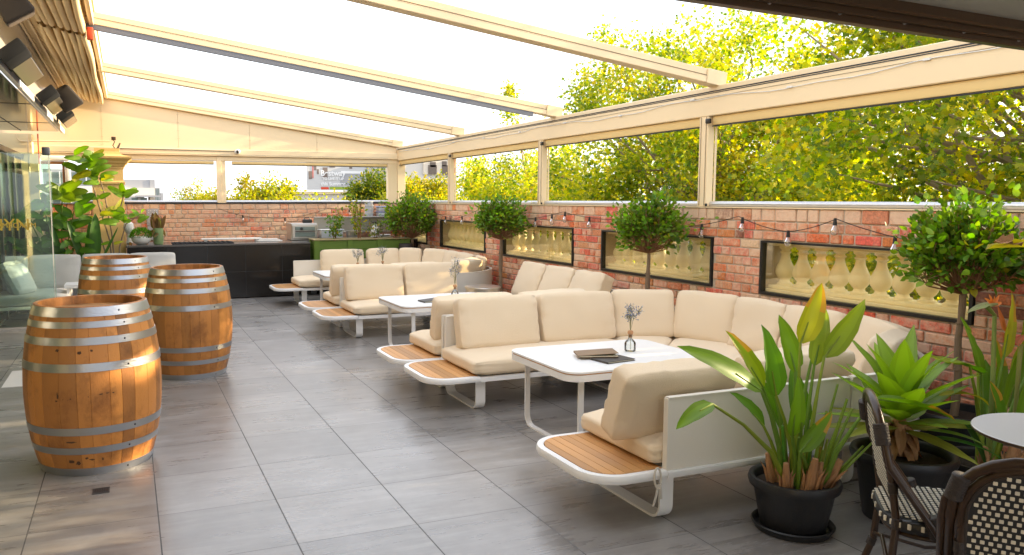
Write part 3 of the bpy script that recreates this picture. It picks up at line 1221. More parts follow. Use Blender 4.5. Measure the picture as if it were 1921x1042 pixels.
def path_fn(xs, xr, Y0, Y1, Rr):
    """outer line of a U sofa: along +X at Y0, round to the wall line xr, back along -X at Y1. s=0 at (xs,Y0)"""
    a = xr - Rr - xs
    q = Rr * PI / 2
    c = Y1 - Y0 - 2 * Rr

    def P(s, d):
        if s < a:
            return Vector((xs + s, Y0 + d, 0)), Vector((1, 0, 0)), Vector((0, 1, 0))
        s1 = s - a
        if s1 < q:
            t = s1 / Rr
            T, N = Vector((math.cos(t), math.sin(t), 0)), Vector((-math.sin(t), math.cos(t), 0))
            return Vector((xr - Rr, Y0 + Rr, 0)) - N * (Rr - d), T, N
        s2 = s1 - q
        if s2 < c:
            return Vector((xr - d, Y0 + Rr + s2, 0)), Vector((0, 1, 0)), Vector((-1, 0, 0))
        s3 = s2 - c
        if s3 < q:
            t = PI / 2 + s3 / Rr
            T, N = Vector((math.cos(t), math.sin(t), 0)), Vector((-math.sin(t), math.cos(t), 0))
            return Vector((xr - Rr, Y1 - Rr, 0)) - N * (Rr - d), T, N
        s4 = s3 - q
        return Vector((xr - Rr - s4, Y1 - d, 0)), Vector((-1, 0, 0)), Vector((0, -1, 0))
    return P, (a, q, c)


def cushion_bm(w, h, t, rad=.020, bulge=.22, cuts=15, seed=0, wr=.006):
    """soft boxy cushion: x width, y thickness, z height, centred"""
    bm = bmesh.new()
    bmesh.ops.create_cube(bm, size=2)
    bmesh.ops.subdivide_edges(bm, edges=list(bm.edges), cuts=cuts, use_grid_fill=True)
    hx, hy, hz = w / 2, t / 2, h / 2
    for v in bm.verts:
        u, vv, ww = v.co.x, v.co.y, v.co.z
        p = Vector((u * hx, vv * hy, ww * hz))
        rr_ = min(rad, hy * .98, hz * .98)
        q = Vector((max(-hx + rr_, min(hx - rr_, p.x)), max(-hy + rr_, min(hy - rr_, p.y)), max(-hz + rr_, min(hz - rr_, p.z))))
        d = p - q
        # keep surface density but round the edges
        if d.length > 1e-6:
            m = max(abs(d.x), abs(d.y), abs(d.z))
            d = d.normalized() * rr_ * (m / rr_ if m < rr_ * .999 else 1)
        p = q + d
        k = (1 - u ** 4) * (1 - ww ** 4)
        p.y *= (1 - bulge) + bulge * 1.25 * k ** .6
        # plump top edge, pinched corners
        p.x *= 1 - .025 * (1 - ww * ww) * 0 - .03 * abs(ww) ** 6
        p.z *= 1 - .035 * abs(u) ** 4 + .02 * math.cos(u * 1.4)
        nz = noise.noise(Vector((p.x * 5 + seed * 7.3, p.y * 6, p.z * 5)))
        e = max(abs(u), abs(ww)) ** 5
        n2 = noise.noise(Vector((p.x * 22 + seed, p.z * 22, seed * 3.1))) * e
        cr_ = math.exp(-(1 - abs(u)) * 7) * math.sin(ww * 13 + seed + 3 * noise.noise(Vector((ww * 4, seed, u)))) * wr * .95
        p.y += cr_ * (1 if vv > 0 else -1)
        p += Vector((n2 * wr * .5, nz * wr * 2.2 + n2 * wr * 1.8, nz * wr * .8))
        v.co = p
    return bm


def back_cushion(P, s0, s1, par, seed, m, z0=.385, h=.43, t=.17, tilt=.26, dbase=.20, name='back_cushion', shiftz=0, extra=0.):
    c = (s0 + s1) / 2
    p, T, N = P(c, dbase)
    w = (P(s1, .18)[0] - P(s0, .18)[0]).length - .012
    M = Matrix((T, N, (0, 0, 1))).transposed().to_4x4()
    M.translation = p + Vector((0, 0, z0 + h / 2 + shiftz))
    M = M @ Matrix.Rotation(tilt + extra, 4, 'X') @ Matrix.Rotation(rnd.uniform(-.015, .015), 4, 'Y')
    b = MB()
    b.bm(cushion_bm(w, h, t, seed=seed), M)
    # piped seams round front and back face
    o = obj(name, b, m, par, smooth=70)
    ring = []
    hw, hh = w / 2 - .012, h / 2 - .010
    for k in range(40):
        a = 2 * PI * k / 40
        ca, sa = math.cos(a), math.sin(a)
        e = .28
        x = math.copysign(abs(ca) ** e, ca) * hw
        z = math.copysign(abs(sa) ** e, sa) * hh
        z *= 1 - .035 * abs(x / hw) ** 4
        ring.append((x, z))
    bb_ = MB()
    for sy in (-1, 1):
        pts = [M @ Vector((x * 1.0, sy * (t / 2 * .66), z * 1.0)) for x, z in ring]
        bb_.tube(pts + [pts[0]], .0038, 5, cap=False)
    obj('piping', bb_, m, o, smooth=70)
    return o


def seat_cushion(P, s0, s1, d0, d1, z0, z1, par, m, seed=0, tie=False):
    n = max(9, int((s1 - s0) / .07))
    w, dd, h = s1 - s0, d1 - d0, z1 - z0
    bm = cushion_bm(w, h, dd, rad=.045, bulge=.0, cuts=14, seed=seed, wr=.004)
    for v in bm.verts:
        x, y, z = v.co
        if z > 0:
            u1, u2 = x / (w / 2), y / (dd / 2)
            z += .012 * max(0, 1 - u1 ** 4) * max(0, 1 - u2 ** 4)
        p, T, N = P((s0 + s1) / 2 + x, (d0 + d1) / 2 + y)
        v.co = p + Vector((0, 0, (z0 + z1) / 2 + z))
    b = MB()
    b.bm(bm)
    o = obj('seat_cushion', b, m, par, smooth=70)
    return o


def sweep(b, P, s0, s1, d0, d1, z0, z1, n=None, rd=.0):
    n = n or max(1, int(abs(s1 - s0) / .07))
    vs, fs = [], []
    for i in range(n + 1):
        s = s0 + (s1 - s0) * i / n
        for d, z in ((d0, z0), (d1, z0), (d1, z1), (d0, z1)):
            p = P(s, d)[0]
            vs.append((p.x, p.y, z))
    for i in range(n):
        for k in range(4):
            a, c = i * 4 + k, i * 4 + (k + 1) % 4
            fs.append((a, c, c + 4, a + 4))
    fs += [(3, 2, 1, 0), tuple(n * 4 + k for k in range(4))]
    b.add(vs, fs)


def leg_loop(P, s, par, d0=.04, d1=.66, zt=.235, w=.08, t=.013, r_=.07):
    """sled leg: flat bar bent into a U under the frame"""
    _, T, N = P(s, 0)
    prof = [(d0, zt)]
    for k in range(7):
        a = PI + PI / 2 * k / 6
        prof.append((d0 + r_ + r_ * math.cos(a), .0065 + r_ + r_ * math.sin(a)))
    for k in range(7):
        a = -PI / 2 + PI / 2 * k / 6
        prof.append((d1 - r_ + r_ * math.cos(a), .0065 + r_ + r_ * math.sin(a)))
    prof.append((d1, zt))
    p0 = P(s, 0)[0]
    b = MB()
    b.strip([p0 + N * d + Vector((0, 0, z)) for d, z in prof], w, t, T)
    return obj('leg', b, M_white, par, smooth=40)


def round_poly(x0, x1, y0, y1, r0, r1, n=8):
    """rectangle with rounded x0-side corners (r0) and x1-side corners (r1)"""
    pts = []
    for cx, cy, rr_, a0 in ((x0 + r0, y0 + r0, r0, PI), (x1 - r1, y0 + r1, r1, 1.5 * PI), (x1 - r1, y1 - r1, r1, 0), (x0 + r0, y1 - r0, r0, .5 * PI)):
        if rr_ < 1e-4:
            pts.append((cx, cy))
            continue
        for k in range(n + 1):
            a = a0 + PI / 2 * k / n
            pts.append((cx + rr_ * math.cos(a), cy + rr_ * math.sin(a)))
    return pts


ZF0, ZF1 = .236, .276        # seat frame underside / top
DF = .73                     # depth of the seat


def tray(xa, xb, y0, y1, par, seed):
    """rounded side table end of the frame with teak slats"""
    b = MB()
    outer = round_poly(xa, xb, y0, y1, .20, .0005, 12)
    inn = .038
    inner = round_poly(xa + inn, xb - .001, y0 + inn, y1 - inn, .165, .0005, 12)
    n = len(outer)
    lip = [(x * .985 + (xa + xb) / 2 * .015, y * .985 + (y0 + y1) / 2 * .015) for x, y in outer]
    vs = [(x, y, ZF0) for x, y in lip] + [(x, y, ZF0 + .012) for x, y in outer] + [(x, y, ZF1 - .008) for x, y in outer] + [(x, y, ZF1 + .002) for x, y in lip] + \
         [(x, y, ZF1 + .002) for x, y in inner] + [(x, y, ZF0) for x, y in inner]
    fs = []
    for k in range(5):
        for i in range(n):
            j = (i + 1) % n
            fs.append((k * n + i, k * n + j, (k + 1) * n + j, (k + 1) * n + i))
    b.add(vs, fs)
    b.prism(inner, ZF0 + .001, ZF0 + .010)
    obj('tray_frame', b, M_white, par, smooth=50)
    # slats run along Y, clipped to the inner outline
    b = MB()
    k = 7
    x0, x1 = xa + inn + .002, xb - .004
    wd = (x1 - x0) / k
    rr_ = random.Random(seed)
    for i in range(k):
        a, c = x0 + i * wd + .0018, x0 + (i + 1) * wd - .0018

        def yl(x):
            rad, cx = .163, xa + inn + .165
            if x >= cx:
                return 0
            return rad - math.sqrt(max(0, rad * rad - (cx - x) ** 2))
        ya = [y0 + inn + .003 + yl(a), y0 + inn + .003 + yl((a + c) / 2), y0 + inn + .003 + yl(c)]
        yb = [y1 - inn - .003 - yl(a), y1 - inn - .003 - yl((a + c) / 2), y1 - inn - .003 - yl(c)]
        v = rr_.uniform(.82, 1.2)
        b.prism([(a, ya[0]), ((a + c) / 2, ya[1]), (c, ya[2]), (c, yb[2]), ((a + c) / 2, yb[1]), (a, yb[0])], ZF0 + .012, ZF1 + .004,
                col=(.56 * v, .285 * v, .10 * v, 1))
    obj('tray_slats', b, M_teak, par, smooth=0)


def straight_arm(par, P, s0, s1, last=True):
    pass


def u_sofa(name, label, Y0, Y1, near, wall, far, panels, segs, group='beige lounge sofas', near_tray=True, far_tray=True, s_end=None, fabric=None, seed=1):
    xs, xr, Rr = 2.45, 4.90, .95
    P, (a, q, c) = path_fn(xs, xr, Y0, Y1, Rr)
    tot = 2 * a + 2 * q + c
    s_end = s_end or tot
    m = fabric or M_fabric
    t = thing(name, label, 'sofa', (3.4, (Y0 + Y1) / 2, 0), group)
    if near_tray:
        tray(2.03, xs + .0, Y0 - .01, Y0 + DF, t, seed)
    if far_tray and s_end >= tot - .01:
        tray(2.03, xs + .0, Y1 - DF, Y1 + .01, t, seed + 1)
    b = MB()
    sweep(b, P, 0.001, s_end, -.01, DF, ZF0, ZF1 - .004)
    sweep(b, P, 0.001, s_end, -.014, -.0105, ZF0 + .012, ZF1 - .010)
    obj('frame', b, M_white, t, smooth=40)
    for s in segs:
        leg_loop(P, s, t)
    for p0, p1 in panels:
        b = MB()
        sweep(b, P, p0 + .004, p1 - .004, 0, .030, ZF1 - .002, .638)
        o = obj('back_panel', b, M_panel, t, smooth=40)
        b = MB()
        sweep(b, P, p0 + .004, p1 - .004, -.003, .033, .6385, .645)
        for e in (p0 + .002, p1 - .002):
            sweep(b, P, e - .005, e + .005, -.002, .032, ZF1 - .002, .638, n=1)
        obj('panel_edging', b, M_panel, o, smooth=40)
    k = seed * 10
    for s0, s1 in seat_segs(a, q, c, s_end):
        seat_cushion(P, s0, s1, .04, DF + .01, ZF1 + .002, .408, t, m, k)
        k += 1
    for lst in (near, wall, far):
        for it in lst:
            back_cushion(P, it[0], it[1], t, k, m, extra=(it[2] if len(it) > 2 else 0), h=(.40 if lst is near else .43))
            k += 1
    return t, P, (a, q, c)


def seat_segs(a, q, c, s_end):
    tot = 2 * a + 2 * q + c
    cuts = [0, a + .02, a + q * .5, a + q + c * .5, a + q * 1.5 + c, a + 2 * q + c - .02, tot]
    out = []
    for x0, x1 in zip(cuts[:-1], cuts[1:]):
        if x0 >= s_end - .1:
            break
        out.append((x0 + (.0 if x0 else -.06), min(x1, s_end) - .004 + (.06 if x1 == tot else 0)))
    return out


def layout(Y0, Y1):
    P, (a, q, c) = path_fn(2.45, 4.90, Y0, Y1, .95)
    return a, q, c, 2 * a + 2 * q + c


Y0, Y1 = 3.13, 6.10
a, q, c, tot = layout(Y0, Y1)
s1, P1, _ = u_sofa('lounge_sofa', 'nearest large U shaped beige lounge sofa with two wooden end trays', Y0, Y1,
                   [(-.20, .54, .10), (.60, 1.38)], [(a + .05, a + q * .5), (a + q * .5, a + q - .02), (a + q, a + q + c / 2), (a + q + c / 2, a + q + c), (a + q + c, a + q * 1.5 + c), (a + q * 1.5 + c, a + 2 * q + c - .04)],
                   [(a + 2 * q + c - .02, a + 2 * q + c + .72), (tot - .76, tot - .02)],
                   [(0, 1.22), (1.24, a + q * .5), (a + q * .5, a + q + c / 2), (a + q + c / 2, a + q * 1.5 + c), (a + q * 1.5 + c, tot - 1.24), (tot - 1.22, tot)],
                   [.03, 1.28, a + q * .55, a + q + c / 2, a + q * 1.5 + c, tot - 1.35, tot - .03], seed=1)
# knotted cushion tie on the near arm
b = MB()
b.tube([(2.375 + .02 * math.cos(t_), 3.10 + .005 * math.sin(t_), .255 + .05 * math.sin(t_)) for t_ in np.linspace(0, 6.28, 18)], .005, 6)
b.strip([(2.375, 3.095, .225), (2.36, 3.09, .17), (2.345, 3.092, .12)], .012, .003)
b.strip([(2.385, 3.095, .225), (2.388, 3.09, .19), (2.392, 3.092, .15)], .012, .003)
obj('cushion_tie', b, M_strap, s1)

Y0b, Y1b = 6.14, 9.52
a, q, c, tot = layout(Y0b, Y1b)
s2, P2, _ = u_sofa('lounge_sofa', 'middle beige lounge sofa whose wall seat carries three leaning cushions', Y0b, Y1b,
                   [(-.02, .76), (.80, 1.52)], [], [],
                   [(0, 1.30), (1.32, a + q * .5), (a + q * .5, a + q + c * .5), (a + q + c * .5, a + q + c - .1)],
                   [.05, 1.35, a + q + c / 2], s_end=a + q + c - .05, seed=2)
P2w, _ = path_fn(2.45, 4.90, Y0b, Y1b, .95)
for k, (ya, yb) in enumerate(((6.98, 7.62), (7.62, 8.26), (8.26, 8.92))):
    sa, sb = a + q + (ya - Y0b - .95), a + q + (yb - Y0b - .95)
    back_cushion(P2w, sa, sb, s2, 70 + k, M_fabric, dbase=.30, h=.46, tilt=.42)
# separate two seater closing the middle group
s2b = thing('two_seat_sofa', 'beige two seat sofa with a wooden tray, facing the middle table', 'sofa', (3.0, 9.2, 0), 'beige lounge sofas')
tray(2.03, 2.45, 8.80, 9.53, s2b, 9)
P2f, _ = path_fn(2.45, 4.90, 6.14, 9.52, .95)
b = MB()
sweep(b, P2f, tot - 1.42, tot - .001, -.01, DF, ZF0, ZF1 - .004)
obj('frame', b, M_white, s2b, smooth=40)
for s in (tot - .03, tot - 1.34):
    leg_loop(P2f, s, s2b)
for p0, p1 in ((tot - 1.42, tot - .71), (tot - .70, tot)):
    b = MB()
    sweep(b, P2f, p0 + .003, p1 - .003, 0, .030, ZF1 - .002, .638)
    obj('back_panel', b, M_panel, s2b, smooth=40)
seat_cushion(P2f, tot - 1.40, tot + .05, .04, DF + .01, ZF1 + .002, .397, s2b, M_fabric, 41)
back_cushion(P2f, tot - .72, tot + .02, s2b, 42, M_fabric)
back_cushion(P2f, tot - 1.44, tot - .74, s2b, 43, M_fabric)

Y0c, Y1c = 9.62, 12.62
a, q, c, tot = layout(Y0c, Y1c)
s3, P3, _ = u_sofa('lounge_sofa', 'farthest U shaped beige lounge sofa, its near corner panel curving round', Y0c, Y1c,
                   [(-.08, .66), (.70, 1.40)], [(a + .05, a + q * .5), (a + q * .5, a + q - .02), (a + q, a + q + c / 2), (a + q + c / 2, a + q + c), (a + q + c, a + q * 1.5 + c), (a + q * 1.5 + c, a + 2 * q + c - .26)],
                   [(tot - 1.74, tot - 1.14), (tot - 1.11, tot - .40)],
                   [(0, 1.30), (1.32, a + q), (a + q, a + q * 1.5 + c), (a + q * 1.5 + c, tot - 1.30), (tot - 1.28, tot)],
                   [.05, 1.4, a + q + c / 2, tot - 1.4, tot - .03], seed=3)

# ------------------------------------------------------------ lounge tables


def lounge_table(x0, x1, y0, y1, zt, label, group='white lounge tables'):
    t = thing('lounge_table', label, 'table', ((x0 + x1) / 2, (y0 + y1) / 2, 0), group)
    b = MB()
    b.prism(round_poly(x0, x1, y0, y1, .11, .11, 10), zt - .012, zt)
    obj('tabletop', b, M_ttop, t, smooth=40)
    b = MB()
    b.prism(round_poly(x0 + .004, x1 - .004, y0 + .004, y1 - .004, .11, .11, 10), zt - .020, zt - .0135)
    obj('wood_edge', b, M_edge, t, smooth=40)
    b = MB()
    o1 = round_poly(x0, x1, y0, y1, .11, .11, 10)
    i1 = round_poly(x0 + .03, x1 - .03, y0 + .03, y1 - .03, .09, .09, 10)
    n = len(o1)
    vs = [(x, y, z) for z, pl_ in ((zt - .062, o1), (zt - .021, o1), (zt - .021, i1), (zt - .062, i1)) for x, y in pl_]
    fs = [(k * n + i, k * n + (i + 1) % n, ((k + 1) % 4) * n + (i + 1) % n, ((k + 1) % 4) * n + i) for k in range(4) for i in range(n)]
    b.add(vs, fs)
    obj('apron', b, M_white, t, smooth=40)
    for x in (x0 + .13, x1 - .13):
        r_ = .08
        ya, yb = y0 + .08, y1 - .08
        prof = [(ya, zt - .055)]
        for k in range(8):
            an = PI + PI / 2 * k / 7
            prof.append((ya + r_ + r_ * math.cos(an), .007 + r_ + r_ * math.sin(an)))
        for k in range(8):
            an = -PI / 2 + PI / 2 * k / 7
            prof.append((yb - r_ + r_ * math.cos(an), .007 + r_ + r_ * math.sin(an)))
        prof.append((yb, zt - .055))
        b = MB()
        b.strip([(x, y, z) for y, z in prof], .038, .014)
        obj('leg', b, M_white, t, smooth=40)
    return t


lounge_table(2.50, 3.66, 4.15, 5.03, .55, 'nearest white lounge table holding two menus and a vase')
lounge_table(2.53, 3.72, 7.40, 8.34, .55, 'middle white lounge table with a grey menu and branching dried flowers')
lounge_table(2.55, 3.70, 10.80, 11.75, .55, 'farthest white lounge table, mostly hidden behind cushions')


def menu(x, y, z, w, d, rz, label, m=M_leather, open_=0.):
    t = thing('menu', label, 'menu', (x, y, z), 'menus on the lounge tables')
    M = Matrix.Translation((x, y, z)) @ Matrix.Rotation(rz, 4, 'Z')
    b = MB()
    b.rbox(-w / 2, w / 2, -d / 2, d / 2, .0008, .004, .001, 1, M=M)
    Mt = M @ Matrix.Translation((-w / 2, 0, .0125)) @ Matrix.Rotation(-open_, 4, 'Y')
    b.rbox(0, w, -d / 2, d / 2, -.0015, .0015, .001, 1, M=Mt)
    b.rbox(-w / 2 - .002, -w / 2 + .003, -d / 2, d / 2, .0008, .014, .001, 1, M=M)
    obj('cover', b, m, t)
    b = MB()
    b.box(-w / 2 + .004, w / 2 - .005, -d / 2 + .005, d / 2 - .005, .0045, .0105, M=M)
    obj('pages', b, M_paper, t, smooth=0)


menu(2.98, 4.40, .55, .24, .17, .15, 'dark leather menu lying nearer the table edge, under the tan one')
menu(2.93, 4.53, .5655, .27, .18, -.35, 'tan leather menu resting across the dark one', M_brownlea, .06)
menu(2.96, 7.72, .55, .26, .17, .1, 'grey leather menu lying slightly open on the middle table', M_leather, .07)


def vase(x, y, z, label, h=.30, seed=1, fcol='mix', branchy=False):
    t = thing('flower_vase', label, 'vase', (x, y, z), 'dried flowers in glass bottles')
    b = MB()
    b.lathe([(.0, .002), (.034, .002), (.040, .010), (.040, .055), (.036, .068), (.018, .088), (.013, .095), (.013, .118), (.017, .121), (.017, .124)], 24, (x, y, z))
    obj('bottle', b, M_bottle, t, smooth=50)
    b = MB()
    b.lathe([(.0, .100), (.0115, .100), (.0125, .124), (.019, .126), (.021, .136), (.018, .147), (.008, .151), (0, .151)], 16, (x, y, z))
    obj('stopper', b, M_cork, t)
    rr_ = random.Random(seed)
    st, fl, fw = MB(), MB(), MB()
    st.tube([(x + .004, y, z + .012), (x + .002, y, z + .14)], .0018, 5)
    n = 16 if not branchy else 11
    for i in range(n):
        an, sp = rr_.uniform(0, 6.28), rr_.uniform(.01, .085)
        hh = rr_.uniform(.55, 1.) * h
        if branchy:
            hh = h * (.45 + .55 * (i / n))
            sp = rr_.uniform(.02, .06)
        top = Vector((x + math.cos(an) * sp - (.03 if i % 5 == 0 else 0), y + math.sin(an) * sp, z + .14 + hh))
        mid = Vector((x + math.cos(an) * sp * .25, y + math.sin(an) * sp * .25, z + .14 + hh * .55))
        st.tube([(x, y, z + .14), mid, top], .0012, 4)
        for j in range(13):
            q_ = top.lerp(mid, rr_.uniform(0, .45)) + Vector((rr_.gauss(0, .016), rr_.gauss(0, .016), rr_.gauss(0, .013)))
            st.tube([mid.lerp(top, .6), q_], .0006, 3, cap=False)
            bm = bmesh.new()
            bmesh.ops.create_icosphere(bm, subdivisions=1, radius=rr_.uniform(.0025, .0048))
            (fw if rr_.random() < .28 else fl).bm(bm, Matrix.Translation(q_))
    obj('stems', st, mat('dry_stem', (.22, .20, .08), .8), t)
    obj('blossom', fl, M_blue, t)
    obj('pale_blossom', fw, M_wflower, t)


vase(3.27, 4.62, .55, 'glass bottle of blue dried baby breath on the nearest table', .20, 4)
vase(3.28, 7.87, .55, 'glass bottle with tall sparse blue dried sprigs on the middle table', .33, 5, branchy=True)
vase(3.12, 11.2, .55, 'glass bottle of dried flowers on the farthest lounge table', .20, 6)
vase(3.55, 11.35, .55, 'second bunch of dried blue flowers, partly behind a far cushion', .24, 8)

# round metal side table in the corner of the middle group
t = thing('round_side_table', 'round brushed metal drum table between the middle and far sofas', 'side table', (4.12, 9.0, 0))
b = MB()
b.lathe([(0, .535), (.225, .535), (.228, .528), (.228, .515), (.0, .515)], 40, (4.12, 8.98, 0))
obj('top', b, M_steel, t)
b = MB()
b.lathe([(.215, .02), (.215, .514)], 40, (4.12, 8.98, 0))
obj('drum', b, M_steel, t)

# ------------------------------------------------------------ wine barrels


def barrel(cx, cy, label, seed, rot=0., H=1.0, s=1.0):
    t = thing('wine_barrel', label, 'barrel', (cx, cy, 0), 'oak wine barrels')
    rr_ = random.Random(seed)

    def rad(z):
        u = (z / H) * 2 - 1
        return s * (.318 + .076 * (1 - abs(u) ** 2.1))
    n = 90
    nst = 30
    stave = []
    for k in range(nst):
        v = rr_.uniform(.62, 1.08)
        hue = rr_.uniform(-.03, .03)
        stave.append(((.56 + hue) * v, (.225 + hue * .5) * v, .050 * v, 1))
    # irregular stave widths
    edges = [0]
    for k in range(nst):
        edges.append(edges[-1] + rr_.uniform(.7, 1.3))
    edges = [e / edges[-1] * n for e in edges]
    cols = []
    seam = []
    for k in range(n):
        j = 0
        while edges[j + 1] <= k:
            j += 1
        cols.append(stave[j % nst])
        seam.append(k - edges[j] < 1)
    prof = []
    m = 34
    for i in range(m + 1):
        z = H * i / m
        prof.append((rad(z), z))
    b = MB()
    # one thin groove per stave boundary
    vs, fs, cs = [], [], []
    angs = []
    acol = []
    for j in range(nst):
        a0, a1 = edges[j] / n * 2 * PI, edges[j + 1] / n * 2 * PI
        g = .0035
        for f, dr in ((a0 + .0001, -.0028), (a0 + g, 0), ((a0 * 2 + a1) / 3, .0004), ((a0 + 2 * a1) / 3, .0004), (a1 - g, 0)):
            angs.append((f + rot, dr))
            acol.append(stave[j])
    nn = len(angs)
    for r_, z in prof:
        for an, dr in angs:
            vs.append((cx + (r_ + dr) * math.cos(an), cy + (r_ + dr) * math.sin(an), z))
    for i in range(m):
        for k in range(nn):
            a_, b_ = i * nn + k, i * nn + (k + 1) % nn
            fs.append((a_, b_, b_ + nn, a_ + nn))
            c_ = acol[k]
            zz = prof[i][1] / H
            cs.append(c_)
    k0 = len(b.v)
    b.v += vs
    b.f += fs
    b.c += cs
    # rim, inner wall
    r1, ri = rad(H), rad(H) - .024
    vs = []
    for r_, z in ((r1, H), (r1 - .004, H + .004), (ri, H + .002), (ri - .004, H - .055)):
        for an, dr in angs:
            vs.append((cx + r_ * math.cos(an), cy + r_ * math.sin(an), z))
    fs = [(i * nn + k, i * nn + (k + 1) % nn, (i + 1) * nn + (k + 1) % nn, (i + 1) * nn + k) for i in range(3) for k in range(nn)]
    k0 = len(b.f)
    b.add(vs, fs)
    for i in range(3):
        for k in range(nn):
            b.c[k0 + i * nn + k] = tuple(x * .92 for x in acol[k][:3]) + (1,)
    obj('staves', b, M_oak, t, smooth=50)
    # head boards
    b = MB()
    zz = H - .050
    nb = 8
    w_ = 2 * ri / nb
    for j in range(nb):
        x0, x1 = -ri + j * w_ + .0012, -ri + (j + 1) * w_ - .0012
        poly = []
        st_ = 5
        for i in range(st_ + 1):
            x = x0 + (x1 - x0) * i / st_
            poly.append((x, -math.sqrt(max(1e-4, (ri - .003) ** 2 - min(abs(x), ri - .0031) ** 2))))
        for i in range(st_, -1, -1):
            x = x0 + (x1 - x0) * i / st_
            poly.append((x, math.sqrt(max(1e-4, (ri - .003) ** 2 - min(abs(x), ri - .0031) ** 2))))
        v = rr_.uniform(.85, 1.2)
        b.prism(poly, zz - .02, zz, col=(.52 * v, .27 * v, .10 * v, 1), M=Matrix.Translation((cx, cy, 0)) @ Matrix.Rotation(rot + .9, 4, 'Z'))
    obj('head', b, M_oak, t, smooth=0)
    # dark stains as thin flush patches of soaked wood
    for i, (z0, z1) in enumerate(((.945, 1.0), (.882, .920), (.785, .830), (.632, .682), (.258, .305), (.140, .183), (.0, .050))):
        hb = MB()
        e = .0035
        hb.lathe([(rad(z0 * H), z0 * H + .0005), (rad(z0 * H) + e, z0 * H + .001), (rad((z0 + z1) / 2 * H) + e, (z0 + z1) / 2 * H), (rad(z1 * H) + e, z1 * H - .001), (rad(z1 * H), z1 * H - .0005)], 72, (cx, cy, 0))
        ho = obj('hoop', hb, M_hoop, t, smooth=40)
        rv = MB()
        an0 = -PI / 2 + .55 + rot * .1 + rr_.uniform(-.08, .08)
        for da in (0, .0):
            zc = (z0 + z1) / 2 * H
            rc = rad(zc) + e
            bm = bmesh.new()
            bmesh.ops.create_uvsphere(bm, u_segments=8, v_segments=6, radius=.0055)
            rv.bm(bm, Matrix.Translation((cx + rc * math.cos(an0 + da), cy + rc * math.sin(an0 + da), zc)))
        obj('rivet', rv, M_drain, ho)
    if seed == 11:
        for an, z, w_, h_ in ((-2.05, .50, .010, .035), (-2.07, .47, .016, .010), (-1.97, .478, .006, .006), (-1.86, .482, .010, .007), (-1.90, .476, .004, .004), (-1.62, .49, .006, .005),
                              (-1.45, .50, .022, .006), (-1.36, .502, .020, .006), (-1.28, .50, .014, .007), (-1.9, .22, .05, .012), (-1.95, .095, .035, .020), (-1.84, .085, .03, .022), (-1.62, .105, .03, .012),
                              (-1.70, .115, .02, .012), (-2.05, .76, .02, .015), (-1.72, .745, .02, .018), (-1.55, .755, .012, .012), (-1.45, .10, .012, .02)):
            rc = rad(z) + .0006
            st = MB()
            pts = []
            nseg = 12
            w_, h_ = w_ * .5, h_ * .5
            for i in range(nseg):
                th = 2 * PI * i / nseg
                k = 1 + rr_.uniform(-.35, .35)
                aa = an + math.cos(th) * w_ * k / rc
                zq = z + math.sin(th) * h_ * k
                pts.append((cx + (rad(zq) + .0010) * math.cos(aa), cy + (rad(zq) + .0010) * math.sin(aa), zq))
            st.add(pts + [(cx + (rc + .0012) * math.cos(an), cy + (rc + .0012) * math.sin(an), z)], [(i, (i + 1) % nseg, nseg) for i in range(nseg)])
            obj('stain', st, mat('soaked_dark_wood', (.075, .032, .012), .6, noise_scale=30, noise_amt=.5), t)
    return t


barrel(-.225, 5.29, 'nearest oak barrel with dark stains and a missing bung, on the left foreground', 11)
barrel(.50, 7.66, 'right hand oak barrel standing in front of the dark counter', 12, .7)
barrel(-.13, 9.25, 'farthest oak barrel, behind the front two, beside the left sofa', 13, 1.5)

# floor drain
t = thing('floor_drain', 'small square metal floor drain in front of the nearest barrel', 'drain', (-.19, 4.68, 0))
b = MB()
b.rbox(-.235, -.145, 4.635, 4.725, .0005, .004, .001, 1)
obj('plate', b, M_drain, t)
b = MB()
for i in range(6):
    b.box(-.222 + i * .012, -.216 + i * .012, 4.655, 4.705, .0042, .0055)
obj('grate', b, M_blackfr, t)
# ------------------------------------------------------------ kitchen counter at the far end
ct = thing('kitchen_counter', 'long dark granite kitchen counter along the far wall', 'counter', (1.4, 13.3, 0))
b = MB()
b.box(-.02, 2.86, 13.22, 13.9, .02, .872)
b.box(2.86, XW - .02, 13.75, 14.3, .02, .872)
obj('granite_front', b, M_granite, ct, smooth=0)
b = MB()
for x in (.58, 1.18, 1.78, 2.38):
    b.box(x, x + .004, 13.2175, 13.2195, .02, .872)
b.box(-.02, 2.86, 13.2170, 13.2190, .44, .444)
obj('panel_joint', b, M_line, ct, smooth=0)
b = MB()
b.rbox(-.03, 2.86, 13.20, 14.3, .874, .905, .004, 1)
b.rbox(2.861, XW - .02, 13.72, 14.3, .874, .905, .004, 1)
obj('worktop', b, M_granitetop, ct)


def part_bowl(b, x, y, z, r, h, n=24):
    b.lathe([(r * .45, 0), (r * .8, h * .25), (r, h * .75), (r * .98, h), (r * .93, h), (r * .85, h * .7), (0, h * .62)], n, (x, y, z))


def topleaf(n, c, rad_, rng, flat=(1, 1, 1), shell=.6):
    d = rng.normal(size=(n, 3))
    d /= np.linalg.norm(d, axis=1, keepdims=True)
    rr_ = rad_ * (shell + (1 - shell) * rng.random(n)) ** .5
    return np.array(c) + d * rr_[:, None] * np.array(flat), d


def green_cols(n, rng, base=(.09, .17, .02), var=.45, yellow=.0, ycol=(.45, .36, .03)):
    v = (1 - var) + 2 * var * rng.random((n, 1))
    c = np.array(base)[None] * v
    c[:, 0] *= (.8 + .5 * rng.random(n))
    if yellow:
        k = rng.random(n) < yellow
        c[k] = np.array(ycol) * (.7 + .5 * rng.random((k.sum(), 1)))
    return c


